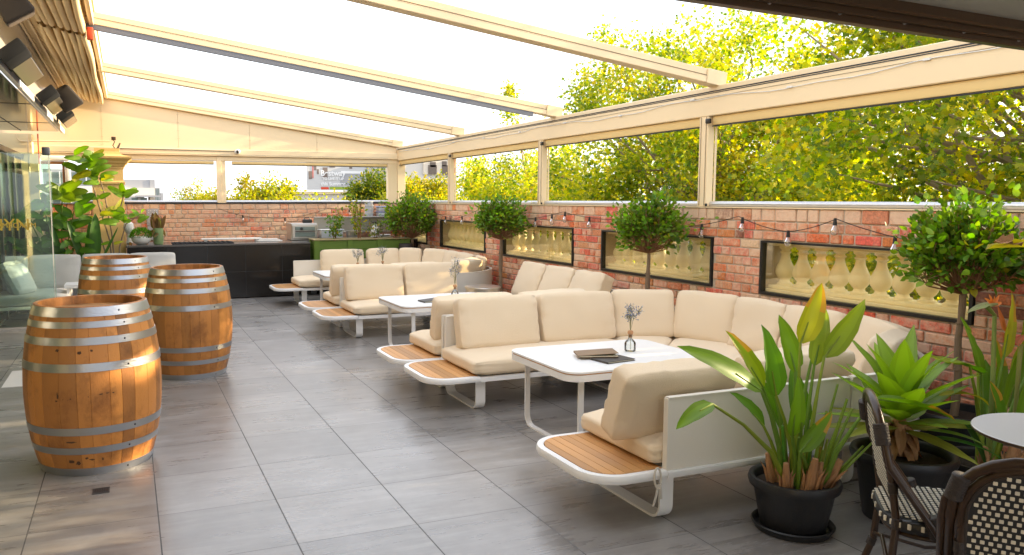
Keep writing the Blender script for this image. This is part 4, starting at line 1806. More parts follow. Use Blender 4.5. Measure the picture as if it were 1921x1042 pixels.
# white bowl of small green plant, green vase with dried leaves
t = thing('potted_plant', 'low rounded green plant in a white bowl on the counter corner', 'plant', (.20, 13.45, .905))
b = MB()
b.lathe([(.06, .0), (.09, .01), (.145, .06), (.155, .10), (.150, .13), (.142, .13), (.12, .11), (0, .10)], 28, (.20, 13.45, .906))
obj('bowl', b, M_white2, t)
rng = np.random.default_rng(11)
pos, d = topleaf(1500, (.20, 13.45, 1.03), .17, rng, (1, 1, .8))
k = pos[:, 2] > 1.02
scatter_leaves('foliage', pos[k], d[k] + np.array([0, 0, .4]), .022 + .02 * rng.random(k.sum()), green_cols(k.sum(), rng, (.10, .24, .02)), tmpl_oval(.4), M_leaf, t, rng)
t = thing('green_vase', 'mottled green cylinder vase of drying broad leaves on the counter', 'vase', (.455, 13.45, .905))
b = MB()
b.lathe([(0, .002), (.068, .002), (.075, .02), (.08, .26), (.073, .26), (.068, .03), (0, .02)], 24, (.455, 13.45, .906))
obj('vase', b, mat('mottled_green_glaze', (.30, .34, .20), .35, noise_scale=14, noise_amt=.45, col2=(.10, .22, .04)), t)
n = 16
an = rng.random(n) * 6.28
pos = np.stack([.455 + .03 * np.cos(an), 13.45 + .03 * np.sin(an), np.full(n, 1.12) + .03 * rng.random(n)], 1)
d = np.stack([np.cos(an) * .35, np.sin(an) * .35, .9 + .2 * rng.random(n)], 1)
cols = np.where((rng.random(n) < .55)[:, None], np.array([[.20, .12, .05]]), np.array([[.22, .22, .04]])) * (.6 + .7 * rng.random((n, 1)))
scatter_leaves('foliage', pos, d, .20 + .10 * rng.random(n), cols, tmpl_oval(.38, .3), M_leaf, t, rng, .6)
pos[:, 2] -= .02
scatter_leaves('drooping_leaves', pos[:9] + np.array([0, 0, .03]), np.stack([np.cos(an[:9]), np.sin(an[:9]), -.9 + .3 * rng.random(9)], 1), np.full(9, .19), np.tile(np.array([[.17, .12, .04]]), (9, 1)), tmpl_oval(.36, .3), M_leaf, t, rng, .6)

# white post lamp, pierced grey board, trays
t = thing('pierced_board', 'grey pierced metal board leaning on the far brick wall', 'board', (.42, 14.9, 1.2))
b = MB()
x0, x1, z0, z1 = .32, .52, 1.16, 1.46
b.rbox(x0, x1, YB - .06, YB - .045, z0, z1, .012, 2)
b.box(x0 + .01, x1 - .01, YB - .06, YB - .02, .91, 1.155)
obj('board', b, M_concrete, t)
b = MB()
for i in range(5):
    for j in range(8):
        if (i * 7 + j * 3) % 5:
            b.box(x0 + .03 + i * .033, x0 + .046 + i * .033, YB - .063, YB - .0605, z0 + .03 + j * .033, z0 + .04 + j * .033)
obj('hole', b, M_white2, t, smooth=0)
t = thing('swan_figurine', 'white rounded ornament beside the pillar at the counter end', 'ornament', (-.0, 13.6, .905))
b = MB()
b.lathe([(.03, 0), (.05, .02), (.035, .06), (.03, .16), (.06, .20), (.085, .26), (.07, .33), (.02, .37), (0, .372)], 18, (.02, 13.72, .906))
obj('body', b, M_white2, t)
b = MB()
b.tube([(.04, 13.55, .94), (.03, 13.5, .80), (-.01, 13.3, .70), (-.06, 13.2, .45)], [.02, .028, .022, .01], 8)
obj('cloth', b, mat('amber_cloth', (.60, .28, .06), .7), t)
t = thing('cooktop', 'black cooktop grate set flush in the counter', 'cooktop', (1.0, 13.5, .905))
b = MB()
b.rbox(.66, 1.62, 13.30, 13.75, .906, .922, .006, 1)
for i in range(12):
    b.box(.70 + i * .076, .712 + i * .076, 13.32, 13.73, .9225, .934)
obj('grate', b, M_heat, t)
t = thing('serving_board', 'long pale serving board resting on the counter', 'board', (1.7, 13.9, .93))
b = MB()
b.rbox(1.15, 2.15, 13.86, 14.02, .936, .965, .01, 2)
obj('board', b, M_white2, t)
b = MB()
b.box(1.2, 1.26, 13.88, 14.0, .906, .935)
b.box(2.05, 2.11, 13.88, 14.0, .906, .935)
obj('foot', b, M_white2, t)
for i, (x, w_, lab) in enumerate(((2.28, .42, 'stack of pale flat trays left of the steel oven'),)):
    t = thing('flat_tray', lab, 'tray', (x, 13.9, .906))
    b = MB()
    b.rbox(x - w_ / 2, x + w_ / 2, 13.75, 14.05, .906, .918, .004, 1)
    b.rbox(x - w_ / 2 + .02, x + w_ / 2 - .1, 13.78, 14.02, .919, .932, .004, 1)
    b.rbox(x - w_ / 2 + .05, x + w_ / 2 - .06, 13.78, 14.02, .933, .944, .004, 1)
    obj('trays', b, M_white2, t)

t = thing('steel_oven', 'square stainless countertop oven with dark window', 'oven', (2.95, 13.9, .905))
b = MB()
b.rbox(2.66, 3.13, 13.86, 14.3, .91, 1.205, .008, 1)
b.rbox(2.67, 3.12, 13.80, 13.858, .94, 1.18, .006, 1)
obj('case', b, M_steel, t)
b = MB()
b.rbox(2.72, 3.07, 13.785, 13.799, .97, 1.05, .004, 1)
b.rbox(2.72, 3.07, 13.785, 13.799, 1.08, 1.145, .004, 1)
obj('window', b, M_bdark, t)
b = MB()
b.tube([(2.72, 13.775, 1.065), (3.07, 13.775, 1.065)], .008, 8)
b.tube([(2.83, 13.780, 1.11), (2.83, 13.77, 1.11)], .026, 14)
obj('handle', b, M_blackfr, t)
t = thing('tape_dispenser', 'small black gadget with a handle on top of the oven', 'gadget', (2.98, 14, 1.206))
b = MB()
b.rbox(2.90, 3.06, 13.95, 14.05, 1.206, 1.27, .01, 2)
b.tube([(2.93, 14, 1.27), (2.94, 14, 1.30), (3.02, 14, 1.30), (3.03, 14, 1.27)], .008, 6)
obj('body', b, M_blackfr, t)
# steel sink bench with splashback and things on it
t = thing('steel_bench', 'stainless bench with tall splashback behind the green planter', 'bench', (3.9, 14.4, .9))
b = MB()
b.rbox(3.22, 4.70, 14.55, 14.58, 1.0, 1.28, .004, 1)
b.rbox(3.22, 4.70, 14.50, 14.60, 1.281, 1.30, .004, 1)
b.rbox(3.22, 4.70, 14.31, 14.549, .88, .906, .004, 1)
obj('splashback', b, M_steel, t)
t = thing('sink_basin', 'pale plastic tub standing in front of the steel splashback', 'tub', (3.5, 14.1, .906))
b = MB()
b.rbox(3.22, 3.62, 13.95, 14.25, .907, 1.07, .02, 2)
b.rbox(3.20, 3.64, 13.93, 14.27, 1.071, 1.085, .006, 1)
obj('tub', b, M_tub, t)
t = thing('saucepan', 'steel saucepan on the counter behind the planter', 'saucepan', (3.72, 14.0, .906))
b = MB()
b.lathe([(0, .002), (.10, .002), (.105, .01), (.105, .15), (.108, .152), (.10, .15), (.10, .02), (0, .015)], 28, (3.80, 14.0, .906))
b.tube([(3.69, 14.0, 1.04), (3.65, 13.99, 1.045), (3.60, 13.97, 1.06)], .008, 8)
obj('pan', b, M_steel, t)
for i in range(4):
    t = thing('food_tub', ('lowest frosted tub of the tall stack', 'second frosted tub from the bottom of the stack', 'third frosted tub from the bottom of the stack', 'topmost frosted tub of the tall stack')[i] + ' by the wall corner', 'tub', (4.28, 14.7, 1.30), 'stacked frosted food tubs')
    z = 1.302 + i * .072
    b = MB()
    b.lathe([(0, .001), (.075, .001), (.085, .058), (.0, .058)], 20, (4.33, 14.70, z))
    obj('tub', b, M_tub, t)
    b = MB()
    b.lathe([(0, .0585), (.09, .0585), (.09, .069), (0, .069)], 20, (4.33, 14.70, z))
    obj('lid', b, M_white2, t)
b = MB()
b.box(4.15, 4.85, 14.55, 14.88, 1.281, 1.30)
tag(obj('wall_shelf', b, M_steel), 'thin steel wall shelf carrying the frosted tubs in the far corner', 'shelf')
for i in range(2):
    t = thing('storage_tub', ('lower', 'upper')[i] + ' blue lidded tub right of the frosted stack', 'tub', (4.6, 14.7, 1.3), 'blue lidded tubs')
    z = 1.302 + i * .10
    b = MB()
    b.rbox(4.50, 4.72, 14.6, 14.8, z, z + .07, .012, 2)
    obj('tub', b, M_tub, t)
    b = MB()
    b.rbox(4.49, 4.73, 14.59, 14.81, z + .071, z + .09, .006, 1)
    obj('lid', b, M_tublid, t)
t = thing('white_jug', 'white plastic jug with black cap behind the planter', 'jug', (4.2, 14, .906))
b = MB()
b.lathe([(0, .001), (.075, .001), (.08, .02), (.08, .15), (.06, .20), (.03, .24), (.028, .27), (0, .27)], 20, (4.22, 13.95, .906))
obj('jug', b, M_white2, t)
b = MB()
b.lathe([(0, .2705), (.034, .2705), (.034, .31), (0, .31)], 14, (4.22, 13.95, .906))
b.tube([(4.22, 13.95, 1.20), (4.17, 13.94, 1.205), (4.16, 13.94, 1.17)], .008, 6)
obj('cap', b, M_blackfr, t)
for i in range(5):
    b = MB()
    b.lathe([(0, .001), (.06, .001), (.115, .010), (.117, .014), (.055, .007), (0, .006)], 26, (4.38, 13.85, .9062 + i * .016))
    tag(obj('side_plate', b, M_white2), ('lowest', 'second lowest', 'middle', 'second from top', 'topmost')[i] + ' plate in the stack at the planter back', 'plate', 'stacked plates')
t = thing('amber_bottle', 'slim amber bottle at the right end of the counter', 'bottle', (4.66, 13.9, .906))
b = MB()
b.lathe([(0, .001), (.035, .001), (.036, .17), (.014, .23), (.014, .29), (0, .29)], 16, (4.66, 13.9, .906))
obj('bottle', b, mat('amber_glass', (.45, .20, .06), .15), t)

# green timber planter on castors
gx0, gx1, gy0, gy1, gz0, gz1 = 2.90, 4.60, 13.08, 13.50, .13, .955
t = thing('timber_planter', 'moss green panelled timber planter box on castors', 'planter', (3.7, 13.3, 0))
b = MB()
for k in range(5):
    z0, z1 = gz0 + .03 + k * (gz1 - gz0 - .06) / 5 + .003, gz0 + .03 + (k + 1) * (gz1 - gz0 - .06) / 5 - .003
    b.rbox(gx0 + .02, gx1 - .02, gy0 + .02, gy0 + .04, z0, z1, .003, 1)
    b.rbox(gx0 + .02, gx0 + .04, gy0 + .042, gy1 - .02, z0, z1, .003, 1)
    b.rbox(gx1 - .04, gx1 - .02, gy0 + .042, gy1 - .02, z0, z1, .003, 1)
b.box(gx0 + .02, gx1 - .02, gy1 - .04, gy1 - .02, gz0, gz1 - .03)
obj('boards', b, M_green, t)
b = MB()
for x in (gx0, gx0 + .57, gx0 + 1.10, gx1 - .09):
    b.rbox(x, x + .09, gy0, gy0 + .018, gz0, gz1 - .022, .003, 1)
for y in (gy0 + .02, gy1 - .09):
    b.rbox(gx0 - .001, gx0 + .018, y, y + .07, gz0, gz1 - .022, .003, 1)
obj('battens', b, M_green, t)
b = MB()
b.rbox(gx0 - .012, gx1 + .012, gy0 - .012, gy0 + .06, gz1 - .020, gz1, .004, 1)
b.rbox(gx0 - .012, gx1 + .012, gy1 - .06, gy1 + .012, gz1 - .020, gz1, .004, 1)
b.rbox(gx0 - .012, gx0 + .06, gy0 + .061, gy1 - .061, gz1 - .020, gz1, .004, 1)
b.rbox(gx1 - .06, gx1 + .012, gy0 + .061, gy1 - .061, gz1 - .020, gz1, .004, 1)
obj('rim', b, mat('weathered_rim', (.34, .27, .13), .7, noise_scale=12, noise_amt=.3), t)
b = MB()
b.box(gx0 + .045, gx1 - .045, gy0 + .045, gy1 - .045, gz0 + .1, gz1 - .05)
obj('soil', b, M_soil, t)
for x in (gx0 + .12, gx1 - .12):
    for y in (gy0 + .08, gy1 - .08):
        b = MB()
        b.tube([(x - .015, y, .045), (x + .015, y, .045)], .044, 18)
        b.box(x - .03, x + .03, y - .02, y + .02, .085, gz0 - .001)
        b.box(x - .024, x - .018, y - .02, y + .02, .04, .084)
        b.box(x + .018, x + .024, y - .02, y + .02, .04, .084)
        obj('castor', b, M_blackfr, t)


def shrub(x, y, z, h, spread, n, label, seed, base=(.11, .21, .02), size=.05, yellow=.05, ycol=(.45, .36, .03), low=.25, group=None, stake=False):
    t = thing('herb_plant', label, 'plant', (x, y, z), group)
    rng = np.random.default_rng(seed)
    r_ = random.Random(seed)
    st = MB()
    P, D = [], []
    for i in range(7):
        an = r_.uniform(0, 6.28)
        top = Vector((x + math.cos(an) * spread * r_.uniform(.2, 1), y + math.sin(an) * spread * r_.uniform(.2, 1), z + h * r_.uniform(.6, 1)))
        p0 = Vector((x, y, z - .03))
        mid = p0.lerp(top, .5) + Vector((r_.gauss(0, .03), r_.gauss(0, .03), .02))
        st.tube([p0, mid, top], [.006, .004, .002], 5)
        for j in range(n // 7):
            f = r_.uniform(low, 1.05)
            q = (p0.lerp(mid, f * 2) if f < .5 else mid.lerp(top, f * 2 - 1)) + Vector((r_.gauss(0, .035), r_.gauss(0, .035), r_.gauss(0, .025)))
            P.append(q)
            D.append((q.x - x + r_.gauss(0, .08), q.y - y + r_.gauss(0, .08), r_.gauss(.04, .08)))
    if stake:
        st.tube([(x + .03, y, z - .03), (x + .03, y, z + h * .8)], .012, 6)
    obj('stem', st, M_twig, t)
    scatter_leaves('foliage', np.array([tuple(p) for p in P]), np.array(D), size * (.6 + .7 * rng.random(len(P))), green_cols(len(P), rng, base, .4, yellow, ycol), tmpl_oval(.6), M_leaf, t, rng)
    return t


HG = 'plants in the green planter'
shrub(3.30, 13.3, .91, .52, .22, 300, 'leafy green herb at the left end of the green planter', 21, group=HG)
shrub(3.73, 13.3, .91, .80, .20, 300, 'tallest staked plant in the green planter, reaching over the wall top', 22, base=(.20, .28, .02), yellow=.2, group=HG, stake=True)
shrub(4.02, 13.28, .91, .36, .14, 110, 'short plant with pale edged leaves in the planter middle', 23, base=(.14, .18, .05), yellow=.2, group=HG, size=.055)
shrub(4.42, 13.3, .91, .52, .22, 330, 'chilli plant with red and green leaves at the planter right end', 24, base=(.10, .20, .02), yellow=.30, ycol=(.55, .11, .03), group=HG)

# dark woven pot on a bench behind the far sofa
t = thing('woven_pot', 'dark woven pot on a small wooden bench by the first topiary', 'pot', (4.6, 12.5, 0))
b = MB()
b.lathe([(0, .62), (.10, .62), (.13, .70), (.135, .80), (.12, .86), (.11, .86), (.11, .70), (0, .70)], 20, (4.48, 12.95, 0))
obj('pot', b, M_binding, t)
t = thing('plant_bench', 'small weathered wooden bench beneath the dark woven pot', 'bench', (4.48, 12.95, 0))
b = MB()
b.rbox(4.24, 4.74, 12.8, 13.12, .58, .618, .005, 1)
obj('top', b, M_bark, t)
b = MB()
for x in (4.26, 4.68):
    for y in (12.82, 13.06):
        b.rbox(x, x + .04, y, y + .04, 0, .579, .004, 1)
obj('frame_legs', b, M_bark, t)

# ------------------------------------------------------------ topiary trees


def topiary(x, y, zc, rad_, label, seed, pot_r=.19, pot_h=.34, nleaf=2300, open_bottom=.25, size=.046, sx=1.0, base=(.12, .225, .018)):
    t = thing('topiary_tree', label, 'tree', (x, y, 0), 'standard topiary trees along the brick wall')
    r_ = random.Random(seed)
    rng = np.random.default_rng(seed)
    b = MB()
    b.lathe([(0, .0), (pot_r * .78, .0), (pot_r * .8, .01), (pot_r * .98, pot_h - .045), (pot_r * 1.05, pot_h - .04), (pot_r * 1.07, pot_h - .01), (pot_r * 1.03, pot_h), (pot_r * .95, pot_h - .003), (pot_r * .92, pot_h - .05), (0, pot_h - .05)], 36, (x, y, 0))
    obj('pot', b, M_black, t)
    b = MB()
    b.lathe([(pot_r * .92, pot_h - .045), (pot_r * .5, pot_h - .038), (0, pot_h - .034)], 24, (x, y, 0))
    obj('soil', b, M_soil, t)
    b = MB()
    zt = zc - rad_ * .95
    b.tube([(x + .004 * math.sin(k), y + .006 * math.cos(k * 1.3), pot_h - .06 + (zt - pot_h + .08) * k / 8) for k in range(9)], [.024 - .001 * k for k in range(9)], 10)
    b.tube([(x + .035 + .003 * math.sin(k * 2), y + .03, pot_h - .06 + (zt - pot_h + .05) * k / 6) for k in range(7)], .011, 7)
    for f in (.35, .75):
        b.tube([(x + .03 * math.cos(q), y + .02 * math.sin(q), pot_h + (zt - pot_h) * f) for q in np.linspace(0, 6.28, 12)], .004, 5)
    obj('trunk', b, M_bark, t)
    tw = MB()
    P, D = [], []
    top = Vector((x, y, zt))
    nt_ = 74
    for i in range(nt_):
        # direction over upper 3/4 of a sphere
        u = 1 - (i + .5) / nt_ * 1.50
        a = i * 2.39996 + r_.uniform(-.3, .3)
        s_ = math.sqrt(max(0, 1 - u * u))
        rr_ = rad_ * r_.uniform(.78, 1.14) * (1 + .30 * noise.noise(Vector((math.cos(a) * s_ * 1.6 + seed, math.sin(a) * s_ * 1.6, u * 1.6))))
        end = Vector((x + math.cos(a) * s_ * rr_ * sx, y + math.sin(a) * s_ * rr_, zc + u * rr_ * .95))
        mid = top.lerp(end, .5) + Vector((math.cos(a) * .05, math.sin(a) * .05, -.04)) * (rad_ / .3)
        tw.tube([top, mid, end], [.0065, .004, .0015], 4, cap=False)
        for j in range(4):
            e2 = end + Vector((r_.gauss(0, .07), r_.gauss(0, .07), r_.gauss(0, .05)))
            tw.tube([mid.lerp(end, r_.uniform(0, .6)), e2], [.003, .001], 3, cap=False)
            for q in range(nleaf // nt_ // 4):
                f = r_.uniform(.35, 1.1)
                p = mid.lerp(e2, f)
                pp = p + Vector((r_.gauss(0, .028), r_.gauss(0, .028), r_.gauss(0, .024)))
                if u < -.1 and r_.random() < open_bottom * 2:
                    continue
                P.append(pp)
                dd = (pp - Vector((x, y, zc - .1))).normalized()
                D.append(dd + Vector((r_.gauss(0, .55), r_.gauss(0, .55), r_.gauss(.15, .45))))
    obj('twigs', tw, M_twig, t)
    P = np.array([tuple(p) for p in P])
    D = np.array([tuple(p) for p in D])
    n = len(P)
    c = green_cols(n, rng, base, .45, .035, (.42, .38, .03))
    # leaves get lighter from the middle of the crown outwards
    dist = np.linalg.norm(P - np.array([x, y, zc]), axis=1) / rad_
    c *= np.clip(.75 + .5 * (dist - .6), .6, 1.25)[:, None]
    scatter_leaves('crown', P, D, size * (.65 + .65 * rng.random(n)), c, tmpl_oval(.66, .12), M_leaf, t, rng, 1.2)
    return t


topiary(4.62, 13.05, 1.30, .37, 'ball topiary standing in the far corner beside the green planter', 31, nleaf=3600, open_bottom=.25, size=.052)
topiary(4.62, 9.50, 1.34, .265, 'ball topiary between the far and middle sofas, thin twin trunk', 32, nleaf=3900, open_bottom=.35, size=.046)
topiary(4.60, 6.24, 1.35, .25, 'ball topiary behind the nearest sofa, spreading crown on a pale trunk', 33, nleaf=3500, open_bottom=.42, size=.046)
topiary(4.58, 3.16, 1.31, .26, 'largest looking topiary at the right edge with bare twigs showing below', 34, pot_r=.22, pot_h=.36, nleaf=4200, open_bottom=.35, size=.047, sx=1.15)

# ------------------------------------------------------------ big leaved plants


def leaf_blade(b, base, d, up, L, W, col, curl=.3, fold=.35, n=9, col_edge=None, sharp=1.6, twist=0., wav=.0, seed=0):
    """one large leaf as a folded curved strip; b collects it"""
    d = Vector(d).normalized()
    side = d.cross(Vector(up)).normalized()
    upv = side.cross(d).normalized()
    vs, fs, cs = [], [], []
    p = Vector(base)
    ang = 0
    for i in range(n + 1):
        t_ = i / n
        w = W * (math.sin(PI * min(1, t_ ** .75 * .98 + .02)) ** (1 / sharp)) * (1 - .25 * t_)
        if i == n:
            w = W * .01
        if i:
            ang = -curl * t_ * t_
            dd = (d * math.cos(ang) + upv * math.sin(ang))
            p = p + dd * (L / n)
        else:
            dd = d
        uu = side.cross(dd).normalized()
        sd = (side * math.cos(twist * t_) + uu * math.sin(twist * t_))
        u2 = sd.cross(dd).normalized()
        wv = wav * W * math.sin(i * 2.3 + seed)
        for k in (-1, -.55, 0, .55, 1):
            h = fold * w * (abs(k) ** 1.2) + wv * abs(k)
            vs.append(p + sd * (w * k) + u2 * h)
    for i in range(n):
        for k in range(4):
            a = i * 5 + k
            fs.append((a, a + 1, a + 6, a + 5))
            c = col
            if col_edge and (k in (0, 3)) and i > n * .45:
                c = col_edge
            v = 1.12 if k in (1, 2) else .94
            cs.append((c[0] * v, c[1] * v, c[2] * v, 1))
    n0 = len(b.v)
    b.v += [tuple(v) for v in vs]
    b.f += [tuple(i + n0 for i in f) for f in fs]
    b.c += cs
    return vs[0]


def pot(t, x, y, r_, h, saucer=True, z=0.):
    b = MB()
    z0 = .012 if saucer else 0
    b.lathe([(0, z0), (r_ * .72, z0), (r_ * .74, z0 + .01), (r_ * .92, h - .05), (r_ * .93, h - .047), (r_ * 1.02, h - .044), (r_ * 1.05, h - .02), (r_ * 1.02, h), (r_ * .96, h + .002),
             (r_ * .90, h - .008), (r_ * .88, h - .05), (0, h - .05)], 48, (x, y, z))
    obj('pot', b, M_black, t, smooth=50)
    b = MB()
    b.lathe([(r_ * .89, h - .045), (r_ * .6, h - .032), (r_ * .3, h - .03), (0, h - .026)], 30, (x, y, z))
    obj('soil', b, M_soil, t)
    if saucer:
        b = MB()
        b.lathe([(0, .001), (r_ * .86, .001), (r_ * .93, .032), (r_ * .95, .034), (r_ * .92, .040), (r_ * .87, .036), (r_ * .82, .010), (0, .009)], 48, (x, y, z))
        obj('saucer', b, M_black, t, smooth=50)


def paddle_plant(t, leaves, x, y, z, seed, husks=True):
    """leaves: (tip/blade-base point, blade direction, length, width, curl, colour, root offset)"""
    r_ = random.Random(seed)
    st, lf, hk = MB(), MB(), MB()
    for i, (bp, bd, L, W, curl, col, ro) in enumerate(leaves):
        bp = Vector(bp)
        root = Vector((x + ro[0], y + ro[1], z))
        m1 = root.lerp(bp, .35) + Vector((0, 0, .05))
        m1 = Vector((root.x * .75 + bp.x * .25, root.y * .75 + bp.y * .25, root.z * .6 + bp.z * .4))
        m2 = Vector((root.x * .38 + bp.x * .62, root.y * .38 + bp.y * .62, root.z * .26 + bp.z * .74))
        sc_ = (.17, .30, .035, 1) if i % 3 else (.26, .34, .03, 1)
        st.tube([root, m1, m2, bp, bp + Vector(bd).normalized() * L * .35], [.015, .012, .008, .0065, .003], 7, col=sc_)
        leaf_blade(lf, bp, bd, (Vector((0, 0, 1)) if abs(Vector(bd).normalized().z) < .93 else Vector((-.6, -.8, .2))) + Vector((r_.uniform(-.5, .5), r_.uniform(-1.2, .0), 0)), L, W * 1.3, col, curl, r_.uniform(.25, .55), col_edge=((.52, .30, .05, 1) if i % 4 == 2 else None), twist=r_.uniform(-.5, .5), wav=.05, seed=i)
    obj('leaf_stalks', st, M_stem, t, smooth=60)
    obj('leaves', lf, M_leaf, t, smooth=60)
    if husks:
        for (hx, hy, tx, ty, tz, rr_, cc) in husks:
            b_ = Vector((x + hx, y + hy, z - .02))
            e_ = Vector((x + tx, y + ty, z + tz))
            hk.tube([b_, b_.lerp(e_, .5), e_], [rr_, rr_ * .95, rr_ * .55], 9)
            for q in range(5):
                a_ = q * 1.3
                o_ = Vector((math.cos(a_) * rr_ * 1.05, math.sin(a_) * rr_ * 1.05, 0))
                hk.tube([b_ + o_, b_.lerp(e_, .55) + o_ * 1.25, b_.lerp(e_, .75) + o_ * 1.9], [rr_ * .4, rr_ * .28, .001], 5)
        obj('dry_sheath', hk, M_husk, t, smooth=60)
# bird of paradise in the front pot
t = thing('bird_of_paradise_plant', 'leafy bird of paradise in a black pot with saucer beside the nearest sofa', 'plant', (3.0, 2.85, 0), 'bird of paradise plants')
pot(t, 3.0, 2.85, .205, .265)
G1, G2, G3, G4 = (.10, .22, .018, 1), (.15, .27, .022, 1), (.24, .32, .03, 1), (.36, .36, .03, 1)
LV = [
    ((2.33, 2.68, .735), (-.20, -.03, -.05), .22, .034, .5, G2, (-.06, -.02)),
    ((2.67, 2.75, .745), (-.40, .02, .26), .49, .045, .35, G2, (-.05, .02)),
    ((2.775, 2.85, .73), (-.15, .05, .26), .33, .040, .2, G3, (-.03, .04)),
    ((2.81, 2.80, .70), (-.10, -.02, .32), .36, .050, .15, G1, (-.02, -.03)),
    ((2.926, 2.92, .66), (.02, .06, .20), .24, .035, .2, G1, (0, .05)),
    ((3.08, 2.95, .76), (-.07, .03, .27), .30, .042, .2, G2, (.03, .04)),
    ((3.00, 2.85, .93), (.10, -.02, .27), .31, .050, .15, G4, (.0, .0)),
    ((3.20, 2.95, .88), (.06, .03, .28), .32, .034, .2, G2, (.04, .05)),
    ((3.15, 2.90, .80), (.07, .0, .26), .29, .038, .3, G3, (.05, .0)),
    ((3.16, 2.85, .85), (.24, -.02, .26), .38, .050, .2, G3, (.05, -.02)),
    ((2.87, 2.70, .45), (.17, -.02, .17), .26, .034, .3, G2, (.05, -.05)),
    ((3.00, 2.95, .47), (-.11, .03, .27), .32, .040, .2, G1, (-.02, .04)),
    ((3.20, 3.0, .46), (-.05, .02, .28), .32, .044, .2, G1, (.03, .05)),
    ((2.90, 2.78, .50), (-.02, -.05, .30), .30, .038, .2, G2, (-.03, -.04)),
    ((3.235, 2.60, .69), (.50, -.05, -.10), .50, .040, .25, G2, (.10, -.08)),
    ((2.84, 2.9, .52), (-.16, .05, .20), .24, .036, .3, G1, (-.06, .02)),
]
HK = [(-.10, -.05, -.12, -.06, .14, .022, 0), (-.03, -.11, -.01, -.13, .17, .026, 0), (.04, -.09, .05, -.11, .14, .020, 0), (.10, -.08, .19, -.10, .13, .026, 0), (.0, .02, .01, .03, .18, .022, 0),
      (-.08, .05, -.11, .07, .15, .02, 0), (.07, .03, .10, .03, .16, .02, 0)]
paddle_plant(t, LV, 3.0, 2.85, .225, 3, HK)
b = MB()
for (x, y, e, r_) in ((3.09, 2.78, (3.20, 2.74, .66), .011), (3.11, 2.80, (3.26, 2.76, .60), .010), (3.08, 2.80, (3.22, 2.80, .52), .009), (3.12, 2.77, (3.30, 2.72, .42), .009),
                      (3.10, 2.82, (3.17, 2.83, .58), .010), (3.12, 2.76, (3.33, 2.68, .46), .008), (3.11, 2.84, (3.27, 2.86, .70), .009)):
    b.tube([(x, y, .22), ((x + e[0]) / 2 - .005, (y + e[1]) / 2, (.22 + e[2]) / 2), e], [r_, r_ * .9, r_ * .6], 7, col=(.20, .30, .025, 1))
for k in range(26):
    an, rr_ = rnd.uniform(0, 6.28), rnd.uniform(0, .1)
    x, y = 3 + math.cos(an) * rr_, 2.85 + math.sin(an) * rr_
    zt = rnd.uniform(.35, .62)
    b.tube([(x, y, .22), (x + math.cos(an) * .04, y + math.sin(an) * .04, zt)], [.011, .006], 6, col=(rnd.uniform(.10, .30), rnd.uniform(.22, .34), .025, 1))
obj('cut_stalks', b, M_stem, t)

# agave rosette
ax_, ay_, az_ = 3.62, 2.78, .50
t = thing('agave_plant', 'bright lime fox tail agave rosette in a tall black pot', 'plant', (3.62, 2.75, 0))
pot(t, 3.62, 2.75, .235, .35, saucer=False)
b = MB()
lf_r = random.Random(9)
for i in range(34):
    f = i / 34
    an = i * 2.39996
    elv = R(-6 + 80 * f + lf_r.uniform(-8, 8))
    d = Vector((math.cos(an) * math.cos(elv), math.sin(an) * math.cos(elv), math.sin(elv)))
    L = (.40 + .02 * f) * lf_r.uniform(.85, 1.1)
    base = Vector((ax_, ay_, az_ - .05 + .12 * f)) + d * .03
    v = lf_r.uniform(.8, 1.15)
    col = (.23 * v, .36 * v, .035 * v, 1) if i > 6 else (.34 * v, .36 * v, .05 * v, 1)
    upv = Vector((0, 0, 1)) if elv < R(70) else Vector((-math.cos(an), -math.sin(an), .2))
    leaf_blade(b, base, d, upv, L, .066 * lf_r.uniform(.85, 1.1), col, .12 if i < 22 else .3, .25, n=9, sharp=1.25, twist=lf_r.uniform(-.1, .1), seed=i, wav=.03)
obj('rosette', b, M_leaf, t, smooth=60)
b = MB()
b.tube([(3.62, 2.75, .25), (3.615, 2.77, .42), (ax_, ay_, az_ + .02)], [.034, .03, .028], 10)
obj('trunk', b, M_husk, t)
b = MB()
for (bp, bd, L, W, c, cc) in (((3.70, 2.66, .43), (.45, -.25, -.05), .36, .045, .5, (.06, .20, .03, 1)), ((3.58, 2.6, .50), (.35, -.3, -.02), .30, .035, .6, (.16, .27, .04, 1)), ((3.86, 2.62, .52), (.25, -.1, -.42), .28, .04, .2, (.05, .11, .03, 1)),
                              ((3.82, 2.72, .62), (.35, -.1, .05), .30, .040, .9, (.42, .38, .04, 1))):
    leaf_blade(b, bp, bd, (0, 0, 1), L, W, cc, c, .25, seed=3)
obj('outer_leaves', b, M_leaf, t, smooth=60)
b = MB()
for k in range(20):
    an = k * 1.1
    leaf_blade(b, (ax_ + .02 * math.cos(an), ay_ + .02 * math.sin(an), .36 + .007 * k), (math.cos(an), math.sin(an), -.5 - .03 * k), (0, 0, 1), .15, .028, (.20, .12, .06, 1), .8, .5, seed=k)
obj('withered_leaves', b, M_husk, t, smooth=60)

